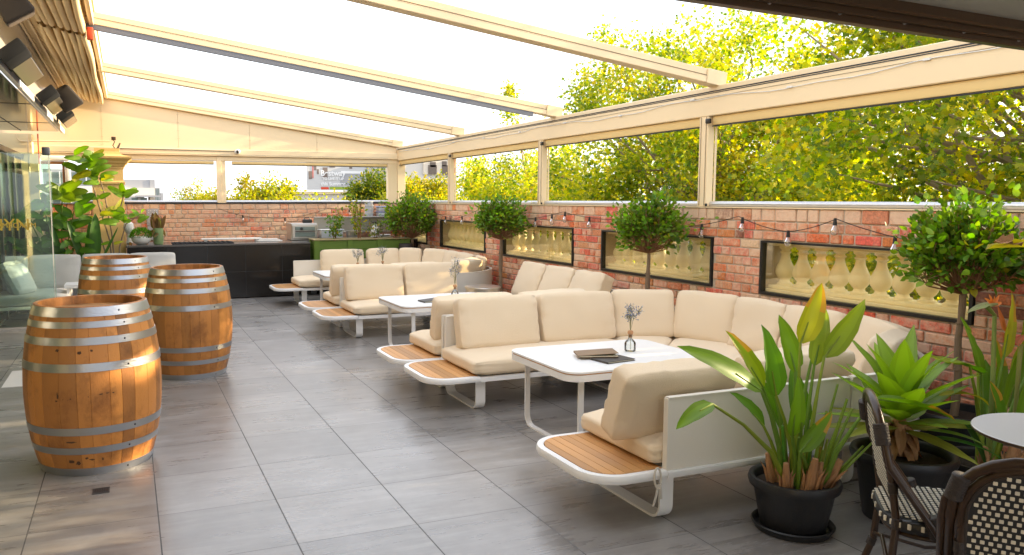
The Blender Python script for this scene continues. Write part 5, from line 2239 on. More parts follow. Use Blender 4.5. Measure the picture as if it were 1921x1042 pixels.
# second bird of paradise with a spent flower
t = thing('bird_of_paradise_plant', 'flowering bird of paradise in a black pot behind the round cafe table', 'plant', (4.12, 2.65, 0), 'bird of paradise plants')
pot(t, 4.12, 2.65, .22, .27, saucer=False)
LV = [
    ((4.22, 2.80, .70), (-.13, .0, .29), .34, .052, .15, G2, (.0, .05)),
    ((4.10, 2.70, .72), (-.31, -.02, .12), .36, .050, .3, G1, (-.05, .0)),
    ((4.39, 2.80, .50), (.01, .02, .36), .38, .05, .2, G2, (.05, .04)),
    ((4.32, 2.70, .52), (.13, .0, .31), .36, .05, .2, G2, (.07, .0)),
    ((4.48, 2.90, .36), (.0, .02, .34), .36, .05, .2, G1, (.08, .05)),
    ((4.62, 2.88, .62), (.11, .0, .30), .34, .05, .2, G3, (.1, .04)),
    ((4.06, 2.55, .45), (-.12, -.02, .30), .30, .045, .2, G1, (-.03, -.05)),
    ((4.15, 2.52, .42), (.04, -.02, .32), .34, .045, .2, G2, (.02, -.06)),
    ((4.25, 2.52, .50), (.16, -.04, .30), .36, .05, .2, G3, (.06, -.05)),
    ((3.97, 2.68, .78), (-.36, -.02, .04), .36, .030, -.3, (.30, .33, .04, 1), (-.04, .0)),
    ((4.20, 2.66, .80), (.10, .02, .34), .36, .036, .2, G4, (.02, .02)),
    ((4.34, 2.62, .72), (.24, .0, .26), .34, .048, .3, G2, (.06, .0)),
]
paddle_plant(t, LV, 4.12, 2.65, .23, 5, HK[:4])
b = MB()
b.tube([(4.14, 2.66, .22), (4.16, 2.68, .7), (4.17, 2.70, 1.02), (4.10, 2.70, 1.075)], [.014, .012, .010, .014], 9, col=(.24, .30, .07, 1))
b.tube([(4.22, 2.60, .22), (4.23, 2.6, .6), (4.235, 2.6, .88)], [.012, .010, .012], 8, col=(.30, .30, .08, 1))
obj('flower_stalk', b, M_stem, t)
b = MB()
leaf_blade(b, (4.19, 2.70, 1.07), (-.26, -.01, -.012), (0, 0, 1), .25, .022, (.30, .33, .16, 1), .15, 1.2, seed=1)
obj('flower_bract', b, M_leaf, t, smooth=60)
b = MB()
leaf_blade(b, (4.22, 2.6, .87), (.05, 0, .06), (0, 0, 1), .08, .020, (.50, .18, .10, 1), .15, 1.0, seed=1)
obj('flower_bract', b, M_leaf, t, smooth=60)
b = MB()
for d in ((-.06, 0, .04), (-.03, .0, .06), (.0, -.01, .05), (.05, 0, .04), (.07, .01, .05), (.08, 0, .01)):
    leaf_blade(b, (4.145, 2.70, 1.075), d, (0, -1, .2), Vector(d).length, .012, (.80, .30, .07, 1), .1, .5, seed=2)
for k in range(7):
    b.tube([(4.19, 2.70, 1.07), (4.21 + k * .006, 2.70, 1.0), (4.22 + k * .008, 2.69, .95 - k * .006)], .002, 4)
obj('flower_petals', b, M_orange, t, smooth=60)

# torn yellow leaf reaching in from the right
t = thing('banana_plant', 'torn yellow leaf with a brown scorched tip reaching in at the right edge', 'plant', (4.25, 2.25, 0))
pot(t, 4.45, 2.15, .2, .28, saucer=False)
b = MB()
b.tube([(4.45, 2.15, .25), (4.38, 2.2, .8), (4.15, 2.27, 1.30), (3.86, 2.3, 1.405)], [.03, .022, .014, .008], 9, col=(.30, .30, .05, 1))
obj('leaf_stalk', b, M_stem, t)
b = MB()
leaf_blade(b, (3.90, 2.30, 1.405), (-.46, .0, .010), (0, .25, 1), .44, .050, (.46, .40, .025, 1), .05, .9, n=12, twist=.2, seed=2, wav=.12)
leaf_blade(b, (3.95, 2.32, 1.41), (-.13, .0, .17), (0, -1, .3), .22, .030, (.52, .42, .03, 1), .1, .3, seed=5)
leaf_blade(b, (4.0, 2.32, 1.41), (-.03, .0, .20), (0, -1, .3), .24, .032, (.55, .36, .03, 1), .1, .3, seed=6)
leaf_blade(b, (4.05, 2.33, 1.41), (.12, .0, .16), (0, -1, .3), .24, .034, (.46, .40, .03, 1), .1, .3, seed=7)
obj('leaf', b, M_leaf, t, smooth=60)
b = MB()
leaf_blade(b, (3.68, 2.296, 1.425), (-.20, .0, .015), (.1, -.6, .8), .17, .034, (.40, .22, .12, 1), .1, .7, n=8, seed=9, wav=.4)
obj('scorched_tip', b, M_husk, t, smooth=60)
b = MB()
leaf_blade(b, (3.86, 2.315, 1.56), (-.05, .0, .05), (0, -1, .3), .07, .028, (.40, .20, .12, 1), .4, .6, seed=11)
obj('scorched_tip', b, M_husk, t, smooth=60)

# ------------------------------------------------------------ left side: fig, monstera like plants, sofa
fg = thing('fiddle_leaf_fig', 'tall fiddle leaf fig with long bare stems in front of the rendered pillar', 'plant', (-.25, 12.95, 0))
pot(fg, -.22, 12.95, .2, .4, saucer=False)
stems = [[(-.22, 12.95, .35), (-.25, 12.95, 1.0), (-.40, 12.95, 1.6), (-.50, 12.93, 2.05), (-.56, 12.92, 2.25)], [(-.18, 12.97, .35), (-.22, 12.97, 1.1), (-.30, 13.0, 1.7), (-.36, 13.0, 1.95)],
         [(-.2, 12.9, .35), (-.36, 12.9, 1.0), (-.46, 12.88, 1.35)], [(-.14, 12.95, .35), (-.12, 12.93, .9), (-.02, 12.92, 1.25), (.18, 12.9, 1.38)], [(-.30, 12.9, 1.25), (-.10, 12.9, 1.45), (-.02, 12.88, 1.72)]]
b = MB()
for s_ in stems:
    b.tube(s_, [.014 - .002 * k for k in range(len(s_))], 7)
obj('stems', b, M_bark, fg)
b = MB()
fr_ = random.Random(12)


def figleaves(b, tip, n, L, spread, col):
    for k in range(n):
        an = k * 2.4 + fr_.uniform(-.3, .3)
        z_ = fr_.uniform(-.2, .8)
        d = Vector((math.cos(an), math.sin(an) * .7 - .3, z_))
        v = fr_.uniform(.9, 1.6)
        c = tuple(x * v for x in (col if fr_.random() < .75 else (.30, .30, .025))) + (1,)  # some leaves coloured yellow as if lit by the sun
        leaf_blade(b, Vector(tip) + Vector((fr_.gauss(0, spread), fr_.gauss(0, spread), fr_.gauss(0, spread * 1.4))), d, (fr_.uniform(-.5, .5), -1.3, .6), L * fr_.uniform(.85, 1.25), L * .24, c, fr_.uniform(.1, .8), .2, sharp=2.6, seed=k, wav=.06)


for tip, n, L, sp in (((-.56, 12.9, 2.22), 9, .24, .05), ((-.50, 12.9, 2.0), 6, .27, .05), ((-.36, 12.95, 1.92), 6, .22, .06), ((-.64, 12.85, 1.98), 3, .26, .04), ((-.06, 12.88, 1.70), 4, .24, .03), ((-.15, 12.88, 1.42), 6, .24, .06),
                      ((.05, 12.9, 1.33), 4, .18, .05), ((.17, 12.9, 1.38), 3, .14, .03), ((-.32, 12.85, 1.30), 6, .22, .07), ((-.20, 12.8, .98), 2, .12, .02), ((-.42, 12.95, 1.6), 3, .2, .05)):
    figleaves(b, tip, n, L, sp, (.12, .22, .015))
obj('foliage', b, M_leaf, fg, smooth=60)

bp_ = thing('broad_leaf_plant', 'dense dark broad leaved plants massed behind the left sofa, seen partly through glass', 'plant', (-.95, 12.95, 0))
pot(bp_, -.95, 12.95, .25, .45, saucer=False)
b, sb_ = MB(), MB()
for tip, n, L, sp, c in (((-.86, 12.8, 1.72), 9, .30, .03, (.13, .20, .012)), ((-1.12, 12.9, 1.55), 7, .30, .08, (.09, .20, .015)), ((-.72, 12.85, 1.45), 6, .30, .06, (.07, .16, .012)), ((-1.3, 12.9, 1.3), 6, .28, .08, (.05, .13, .012)),
                         ((-.95, 12.85, 1.2), 8, .26, .10, (.06, .14, .012)), ((-.66, 12.8, 1.1), 5, .22, .06, (.08, .17, .012)), ((-1.1, 12.7, .95), 8, .24, .1, (.05, .12, .012)), ((-1.35, 12.8, 1.0), 6, .24, .1, (.05, .13, .012)),
                         ((-.75, 12.75, .92), 8, .2, .08, (.07, .16, .012))):
    for k in range(n):
        an = k * 2.4 + fr_.uniform(-.3, .3)
        d = Vector((math.cos(an), math.sin(an) * .6 - .35, fr_.uniform(-.3, .7)))
        v = fr_.uniform(.8, 1.8)
        base = Vector(tip) + Vector((fr_.gauss(0, sp), fr_.gauss(0, sp), fr_.gauss(0, sp)))
        leaf_blade(b, base, d, (fr_.uniform(-.4, .4), -1.3, .5), L * fr_.uniform(.85, 1.35), L * .26, tuple(x * v for x in c) + (1,), fr_.uniform(.1, .6), .15, sharp=2.6, seed=k)
    sb_.tube([(-.95 + fr_.gauss(0, .1), 12.95, .4), ((-.95 + tip[0]) / 2, 12.92, (tip[2] + .4) / 2), tip], [.016, .011, .008], 7, col=(.13, .2, .02, 1))
for (x0, z0, x1, z1, w_) in ((-.48, .72, -.42, 1.42, .10), (-.55, .72, -.50, 1.30, .07), (-.36, .75, -.12, 1.22, .02), (-.62, .7, -.80, 1.32, .06), (-.9, .7, -1.05, 1.4, .05), (-1.2, .7, -1.35, 1.3, .05)):
    leaf_blade(b, (x0, 12.75, z0), (x1 - x0, -.05, z1 - z0), (.3, -1, .2), math.hypot(x1 - x0, z1 - z0), w_, (.045, .12, .015, 1), .15, .3, sharp=2.2, seed=4)
obj('foliage', b, M_leaf, bp_, smooth=60)
obj('stems', sb_, M_stem, bp_)
pl2 = thing('planter_trough', 'low dark planter trough behind the left corner sofa', 'planter', (-.9, 12.95, 0))
b = MB()
b.rbox(-1.5, -.02, 12.62, 12.70, 0, .60, .01, 1)
obj('front_board', b, M_blackfr, pl2)

ls = thing('corner_sofa', 'beige corner sofa behind the green tinted glass at the left edge', 'sofa', (-1.1, 11.8, 0))
b = MB()
b.rbox(-1.95, -.72, 11.22, 12.35, .22, .26, .01, 2)
b.rbox(-.60, .70, 11.65, 12.35, .22, .26, .01, 2)
b.rbox(-1.95, .72, 12.352, 12.39, .22, .62, .008, 1)
obj('frame', b, M_white, ls)
for x in (-1.6, -.82, -.5, .62):
    b = MB()
    y0_ = 11.28 if x < -.7 else 11.7
    b.strip([(x, y0_, .22), (x, y0_, .03), (x, y0_ + .03, .007), (x, 12.27, .007), (x, 12.3, .03), (x, 12.3, .22)], .07, .012)
    obj('leg', b, M_white, ls)


def flat_cushion(x0, x1, y0, y1, z0, z1, par, m, seed, name='seat_cushion'):
    bm = cushion_bm(x1 - x0, z1 - z0, y1 - y0, rad=.045, bulge=0, cuts=9, seed=seed, wr=.004)
    b = MB()
    b.bm(bm, Matrix.Translation(((x0 + x1) / 2, (y0 + y1) / 2, (z0 + z1) / 2)))
    return obj(name, b, m, par, smooth=70)


flat_cushion(-1.95, -.74, 11.25, 12.30, .262, .40, ls, M_greyfab, 1)
flat_cushion(-.60, .05, 11.68, 12.30, .262, .40, ls, M_greyfab, 2)
flat_cushion(.06, .70, 11.68, 12.30, .262, .40, ls, M_greyfab, 3)


def free_cushion(c, w, h, t_, rz, tilt, par, m, seed, name='back_cushion', bulge=.3):
    M = Matrix.Translation(c) @ Matrix.Rotation(rz, 4, 'Z') @ Matrix.Rotation(tilt, 4, 'X')
    b = MB()
    b.bm(cushion_bm(w, h, t_, seed=seed, bulge=bulge), M)
    return obj(name, b, m, par, smooth=70)


for i, x in enumerate((-.95, -.29, .32)):
    free_cushion((x, 12.22, .62), .64 if i else .66, .46, .17, 0, -.16, ls, M_greyfab, 20 + i)
free_cushion((-1.50, 12.1, .62), .44, .46, .18, 0, -.16, ls, M_greyfab, 27)
free_cushion((-1.40, 11.75, .60), .46, .42, .17, 1.25, -.35, ls, M_greyfab, 30, 'scatter_cushion', .5)
free_cushion((-1.33, 11.58, .58), .42, .40, .15, 1.15, -.45, ls, mat('silver_cushion', (.60, .60, .62), .6, noise_scale=3, noise_amt=.15), 31, 'scatter_cushion', .5)

t = thing('slatted_side_table', 'small white slatted side table between the left sofa and the far barrel', 'side table', (-.62, 11.62, 0))
b = MB()
for k in range(6):
    b.rbox(-.80, -.46, 11.45 + k * .062, 11.505 + k * .062, .485, .50, .003, 1)
b.rbox(-.80, -.46, 11.43, 11.449, .455, .50, .003, 1)
b.rbox(-.80, -.46, 11.822, 11.84, .455, .50, .003, 1)
obj('top', b, M_white, t)
for x in (-.77, -.52):
    for y in (11.45, 11.79):
        b = MB()
        b.rbox(x, x + .028, y, y + .028, 0, .454, .003, 1)
        obj('leg', b, M_white, t)

# ------------------------------------------------------------ heaters and speakers under the fascia


def heater(x, y, z, label, L=1.3, s=1.):
    t = thing('radiant_heater', label, 'heater', (x, y, z), 'radiant heaters along the fascia')
    M = Matrix.Translation((x, y, z)) @ Matrix.Rotation(R(-38), 4, 'Y') @ Matrix.Scale(s, 4)
    b = MB()
    b.rbox(-.10, .10, -L / 2, L / 2, -.02, .07, .012, 2, M=M)
    b.rbox(-.108, .108, -L / 2 - .012, -L / 2 + .36, -.035, .078, .012, 2, M=M)
    obj('housing', b, M_heat, t)
    b = MB()
    for k in range(10):
        b.box(-.085 + k * .0185, -.079 + k * .0185, -L / 2 + .37, L / 2 - .02, -.032, -.026, M=M)
    for k in range(14):
        yy = -L / 2 + .38 + k * (L - .42) / 13
        b.box(-.088, .088, yy, yy + .004, -.0255, -.0215, M=M)
    obj('grille', b, M_mesh, t)
    b = MB()
    b.rbox(-.092, .092, -L / 2 + .365, L / 2 - .008, -.028, -.0205, .002, 1, M=M)
    obj('reflector', b, M_steel, t)
    b = MB()
    b.tube([(x - .02, y, z + .05), (x - .05, y, z + .12), (-.90, y, z + .02)], .008, 6)
    b.rbox(-.92, -.90, y - .05, y + .05, z - .04, z + .08, .003, 1)
    obj('bracket', b, M_blackfr, t)


heater(-.80, 8.1, 2.80, 'nearest radiant heater with bright wire grille at the left edge', 1.5)
heater(-.78, 10.9, 2.80, 'middle radiant heater beside the black speaker', 1.5)
heater(-.76, 13.3, 2.82, 'farthest and smallest looking radiant heater near the cream wall', 1.3)


def speaker(x, y, z, label, s=1.):
    t = thing('wall_speaker', label, 'speaker', (x, y, z), 'wall speakers above the heaters')
    M = Matrix.Translation((x, y, z)) @ Matrix.Rotation(R(-32), 4, 'Y') @ Matrix.Rotation(R(10), 4, 'X') @ Matrix.Scale(s, 4)
    b = MB()
    # tapered cabinet
    bm = bmesh.new()
    bmesh.ops.create_cube(bm, size=1)
    for v in bm.verts:
        k = 1.0 if v.co.z < 0 else .68
        v.co = Vector((v.co.x * .22 * k, v.co.y * .55 * (1 if v.co.z < 0 else .85), v.co.z * .22))
    bmesh.ops.bevel(bm, geom=list(bm.edges), offset=.022, segments=3, affect='EDGES', profile=.5)
    b.bm(bm, M)
    obj('cabinet', b, M_spk, t)
    b = MB()
    b.rbox(-.095, .095, -.25, .25, -.116, -.111, .002, 1, M=M)
    obj('grille', b, mat('speaker_cloth', (.20, .15, .11), .8, noise_scale=160, noise_amt=.25), t)
    b = MB()
    b.tube([(x, y, z + .06), (x - .10, y - .02, z + .08), (-.90, y, z + .02)], .011, 7)
    obj('bracket', b, M_blackfr, t)


speaker(-.68, 6.25, 2.95, 'large looking grey brown speaker cut by the top left corner', 1.0)
speaker(-.66, 11.4, 2.93, 'black tapered speaker hanging beside the middle heater', 1.25)

# ------------------------------------------------------------ festoon lights


def festoon(name, label, pts, drops, plane='x', group='festoon light strings'):
    t = thing(name, label, 'string lights', pts[0], group)
    b = MB()
    full = []
    for i in range(len(pts) - 1):
        p, q = Vector(pts[i]), Vector(pts[i + 1])
        for k in range(6):
            f = k / 6
            full.append(p.lerp(q, f) - Vector((0, 0, .018 * 4 * f * (1 - f))))
    full.append(Vector(pts[-1]))
    b.tube(full, .0035, 5)
    obj('cable', b, M_cable, t)
    for (x, y, z) in drops:
        b = MB()
        b.tube([(x, y, z + .01), (x, y, z - .045)], [.010, .016], 8)
        so = obj('socket', b, M_cable, t)
        b = MB()
        b.lathe([(.012, -.044), (.016, -.055), (.027, -.078), (.030, -.095), (.024, -.112), (.010, -.121), (.0, -.122)], 12, (x, y, z))
        obj('bulb', b, M_bulb, so, smooth=60)
        b = MB()
        b.tube([(x, y, z - .05), (x + .004, y, z - .085)], .004, 5)
        obj('filament', b, M_cork, so)
    return t


xx = XW - .045
cpts = [(xx, 14.4, 1.36), (xx, 13.1, 1.46), (xx, 12.0, 1.30), (xx, 11.0, 1.46), (xx, 9.5, 1.36), (xx, 8.45, 1.47), (xx, 7.4, 1.40), (xx, 6.2, 1.36), (xx, 5.45, 1.475), (xx, 4.9, 1.36), (xx, 4.42, 1.475), (xx, 3.7, 1.33), (xx, 2.9, 1.2)]
drops = []
for y in (12.3, 11.6, 10.7, 10.1, 9.15, 8.72, 8.4, 7.85, 7.28, 6.6, 5.92, 5.40, 4.88, 4.43, 3.92, 3.4):
    for p, q in zip(cpts[:-1], cpts[1:]):
        if q[1] <= y <= p[1]:
            f = (p[1] - y) / (p[1] - q[1])
            drops.append((xx, y, p[2] + (q[2] - p[2]) * f - .018 * 4 * f * (1 - f)))
festoon('festoon_lights', 'string of clear bulbs sagging along the right hand brick wall', cpts, drops)
yy = YB - .04
cp2_ = [(1.55, yy, 1.46), (2.1, yy, 1.30), (2.9, yy, 1.28), (3.6, yy, 1.46), (4.3, yy, 1.42), (4.95, yy, 1.48)]
festoon('festoon_lights', 'short string of bulbs across the far pale brick wall', cp2_, [(1.98, yy, 1.33), (2.75, yy, 1.265), (4.0, yy, 1.42)])

# ------------------------------------------------------------ cafe table and bistro chairs
t = thing('round_cafe_table', 'round white marble look cafe table with dark rim, lower right', 'table', (3.25, 1.81, 0))
b = MB()
b.lathe([(0, .725), (.295, .725), (.301, .730), (.301, .738)], 64, (3.25, 1.81, 0))
obj('rim', b, M_bronze, t, smooth=40)
b = MB()
b.lathe([(.301, .7382), (.298, .7415), (0, .7417)], 64, (3.25, 1.81, 0))
obj('tabletop', b, mat('veined_white_top', (.68, .68, .68), .22, noise_scale=5, noise_amt=.12, stretch=(1, 3, 1)), t, smooth=40)
b = MB()
b.tube([(3.25, 1.81, .724), (3.25, 1.81, .03)], .03, 14)
b.lathe([(0, .03), (.20, .015), (.21, .0), (0, .0)], 30, (3.25, 1.81, 0))
obj('pedestal', b, M_blackfr, t)


def bistro_chair(loc, rz, label):
    t = thing('bistro_chair', label, 'chair', loc, 'woven bistro chairs')
    M = Matrix.Translation(loc) @ Matrix.Rotation(rz, 4, 'Z')       # local +Y is the way the chair faces

    def W(p):
        return M @ Vector(p)
    # seat cushion of black strands with cream blocks
    b = MB()
    pts = []
    for k in range(28):
        a_ = 2 * PI * k / 28
        ca, sa = math.cos(a_), math.sin(a_)
        pts.append((math.copysign(abs(ca) ** .55, ca) * .205, math.copysign(abs(sa) ** .55, sa) * .205))
    n = len(pts)
    rings = [(1., .425), (1.03, .435), (1.035, .452), (1.01, .466), (.94, .472), (.5, .474)]
    vs = [W((x * s_, y * s_, z_)) for s_, z_ in rings for x, y in pts]
    fs = [(i * n + k, i * n + (k + 1) % n, (i + 1) * n + (k + 1) % n, (i + 1) * n + k) for i in range(len(rings) - 1) for k in range(n)]
    fs += [tuple(range(n - 1, -1, -1)), tuple((len(rings) - 1) * n + k for k in range(n))]
    b.add(vs, fs)
    so = obj('seat', b, M_weaveblk, t)
    wb, bb2 = MB(), MB()
    for i in range(-10, 11):
        for j in range(-10, 11):
            x, y = i * .0205 + (0 if j % 2 else .0102), j * .0195
            ex = 1 - abs(y / .205) ** 3.6
            if abs(x) > .203 * max(0, ex) ** .28 - .008 or abs(y) > .195:
                continue
            wb.rbox(x - .0052, x + .0052, y - .0065, y + .0065, .4735, .4785, .0015, 1, M=M)
    for i in range(-11, 12):
        x = i * .0185
        ln = .2 * max(0, 1 - abs(x / .21) ** 3.6) ** .28
        bb2.rbox(x - .0022, x + .0022, -ln, ln, .4730, .4765, .001, 1, M=M)
    # wrapped side blocks
    for k in range(56):
        a_ = 2 * PI * k / 56
        ca, sa = math.cos(a_), math.sin(a_)
        px, py = math.copysign(abs(ca) ** .55, ca) * .2125, math.copysign(abs(sa) ** .55, sa) * .2125
        if k % 2 == 0:
            Mk = M @ Matrix.Translation((px, py, .452)) @ Matrix.Rotation(math.atan2(py, px), 4, 'Z')
            wb.rbox(-.003, .003, -.006, .006, -.010, .010, .0015, 1, M=Mk)
    obj('cream_weave', wb, M_weavewht, so, smooth=0)
    obj('black_weave', bb2, M_weaveblk, so, smooth=0)

    def back_y(z):
        return -.165 - (z - .45) * .20

    def arch(w, ztop, off):
        pts = [(-w - .012, -.04 + off * .2, .435)]
        for k in range(1, 6):
            f = k / 6
            z = .435 + (ztop - .20 - .435) * f
            pts.append((-w, -.04 + (back_y(ztop - .20) + .04) * f ** .95, z))
        for k in range(0, 13):
            a_ = PI - PI * k / 12
            z = ztop - .20 + .20 * math.sin(a_) ** .85
            pts.append((w * math.cos(a_), back_y(z), z))
        pts += [(-x, y, z) for x, y, z in reversed(pts[:6])]
        return [W(p) for p in pts]
    b = MB()
    b.tube(arch(.200, .885, 0), .0155, 10)
    b.tube(arch(.177, .860, .02), .0115, 10)
    b.tube(arch(.222, .868, -.03), .0105, 10)
    obj('arch_frame', b, M_rattan, t, smooth=60)
    # back panel
    b, wb = MB(), MB()
    outl = []

    def hw(z):
        zt = .845
        if z > zt - .16:
            return .158 * math.sqrt(max(.02, 1 - ((z - zt + .16) / .165) ** 2))
        return .158
    zs = np.linspace(.52, .84, 19)
    vs, fs = [], []
    for z in zs:
        for x in (-1, 1):
            for o_ in (-.006, .006):
                vs.append(W((x * hw(z), back_y(z) + o_, z)))
    for i in range(len(zs) - 1):
        a_ = i * 4
        fs += [(a_, a_ + 4, a_ + 6, a_ + 2), (a_ + 1, a_ + 3, a_ + 7, a_ + 5), (a_, a_ + 1, a_ + 5, a_ + 4), (a_ + 2, a_ + 6, a_ + 7, a_ + 3)]
    fs += [(0, 2, 3, 1), tuple((len(zs) - 1) * 4 + k for k in (0, 1, 3, 2))]
    b.add(vs, fs)
    bo = obj('back_panel', b, M_weaveblk, t)
    for j, z in enumerate(np.arange(.535, .83, .0195)):
        for i in range(-8, 9):
            x = i * .021 + (0 if j % 2 else .0105)
            if abs(x) > hw(z) - .010:
                continue
            for sgn in (-1, 1):
                Mk = M @ Matrix.Translation((x, back_y(z) + sgn * .0075, z)) @ Matrix.Rotation(.2, 4, 'X')
                wb.rbox(-.0058, .0058, -.0012, .0008, -.0060, .0060, .0014, 1, M=Mk)
    obj('cream_weave', wb, M_weavewht, bo, smooth=0)
    b = MB()
    rim = [W((-hw(z), back_y(z), z)) for z in zs] + [W((hw(z), back_y(z), z)) for z in reversed(zs)]
    b.tube(rim + [rim[0]], .008, 8, cap=False)
    obj('panel_rim', b, M_binding, bo, smooth=60)
    for sx in (-1, 1):
        b = MB()
        b.tube([W((sx * .165, back_y(.70) + .01, .70)), W((sx * .172, -.17, .45)), W((sx * .178, -.185, .25)), W((sx * .20, -.255, .006))], .0135, 10)
        obj('leg', b, M_rattan, t, smooth=60)
        b = MB()
        b.tube([W((sx * .18, .175, .43)), W((sx * .186, .180, .25)), W((sx * .20, .205, .006))], .0135, 10)
        obj('leg', b, M_rattan, t, smooth=60)
    b = MB()
    ring = [W((math.copysign(abs(math.cos(a_)) ** .6, math.cos(a_)) * .19, math.copysign(abs(math.sin(a_)) ** .6, math.sin(a_)) * .19, .413)) for a_ in np.linspace(0, 2 * PI, 33)]
    b.tube(ring, .011, 8, cap=False)
    b.tube([W((-.18, -.18, .27)), W((-.183, 0, .235)), W((-.187, .182, .26))], .008, 7)
    b.tube([W((.18, -.18, .27)), W((.183, 0, .235)), W((.187, .182, .26))], .008, 7)
    b.tube([W((-.187, .182, .27)), W((0, .182, .33)), W((.187, .182, .27))], .008, 7)
    b.tube([W((-.18, -.185, .27)), W((0, -.185, .33)), W((.18, -.185, .27))], .008, 7)
    obj('stretcher', b, M_rattan, t, smooth=60)
    for sx in (-1, 1):
        for p, q, rr_ in (((sx * .205, -.045, .425), (sx * .203, -.07, .50), .026), ((sx * .195, back_y(.77), .74), (sx * .175, back_y(.83), .815), .026), ((sx * .173, -.171, .43), (sx * .172, -.168, .47), .018),
                          ((sx * .179, -.187, .25), (sx * .181, -.195, .22), .017), ((sx * .183, .177, .43), (sx * .184, .178, .40), .018), ((sx * .170, -.19, .60), (sx * .170, -.185, .56), .017)):
            P_, Q_ = Vector(p), Vector(q)
            b = MB()
            b.tube([W(P_.lerp(Q_, i / 24)) for i in range(25)], [rr_ * (.93 + .07 * (i % 3 > 0)) for i in range(25)], 12)
            obj('binding', b, M_binding, t, smooth=70)
    return t


bistro_chair((2.79, 1.96, 0), math.atan2(-.67, .74) - PI / 2, 'woven bistro chair seen side on, in front of the agave')
bistro_chair((2.54, 1.50, 0), math.atan2(.55, .83) - PI / 2, 'woven bistro chair cut by the lower right corner, back to the camera')
# ------------------------------------------------------------ trees beyond the walls
GREENS = np.array([(.11, .19, .012), (.22, .29, .014), (.38, .38, .018), (.58, .50, .022), (.56, .40, .02)])
# leaves are cut out of the crowns so low sun reaches chosen spots: (x0, x1, y0, y1, z) of the lit spot
SUNLIT = [(-.45, 1.0, 5.05, 5.17, 0), (-.9, -.55, 4.70, 4.78, 0), (-.9, -.55, 4.45, 4.52, 0), (-1.3, -.5, 6.3, 6.4, 0), (.70, 1.05, 7.5, 7.75, .42), (-.05, .25, 5.05, 5.35, .86), (-.3, .2, 4.95, 5.2, .6),
          (2.5, 3.5, 4.44, 4.50, .55), (2.5, 3.6, 4.64, 4.69, .55), (4.0, 4.8, 9.75, 10.15, .75), (-1.5, -.5, 11.4, 12.1, .6), (2.7, 2.95, 8.7, 9.0, .7),
          (-.6, .1, 13.8, 14.5, 1.3), (-.6, .1, 13.8, 14.5, 1.6), (-.6, .1, 13.8, 14.5, 1.9), (-.6, .1, 13.8, 14.5, 2.2), (-.9, -.2, 12.6, 13.0, 1.6), (-.9, -.2, 12.6, 13.0, 1.9), (-.9, -.2, 12.6, 13.0, 1.2),
          (1.6, 2.0, 8.5, 9.1, .28), (2.0, 2.4, 6.2, 6.4, .28)]


def shaded(P):
    keep = np.ones(len(P), bool)
    for x0, x1, y0, y1, z in SUNLIT:
        h = (P[:, 2] - z) / sdir.z
        lx, ly = P[:, 0] - h * sdir.x, P[:, 1] - h * sdir.y
        keep &= ~((lx > x0 - .05) & (lx < x1 + .05) & (ly > y0 - .05) & (ly < y1 + .05))
    return keep



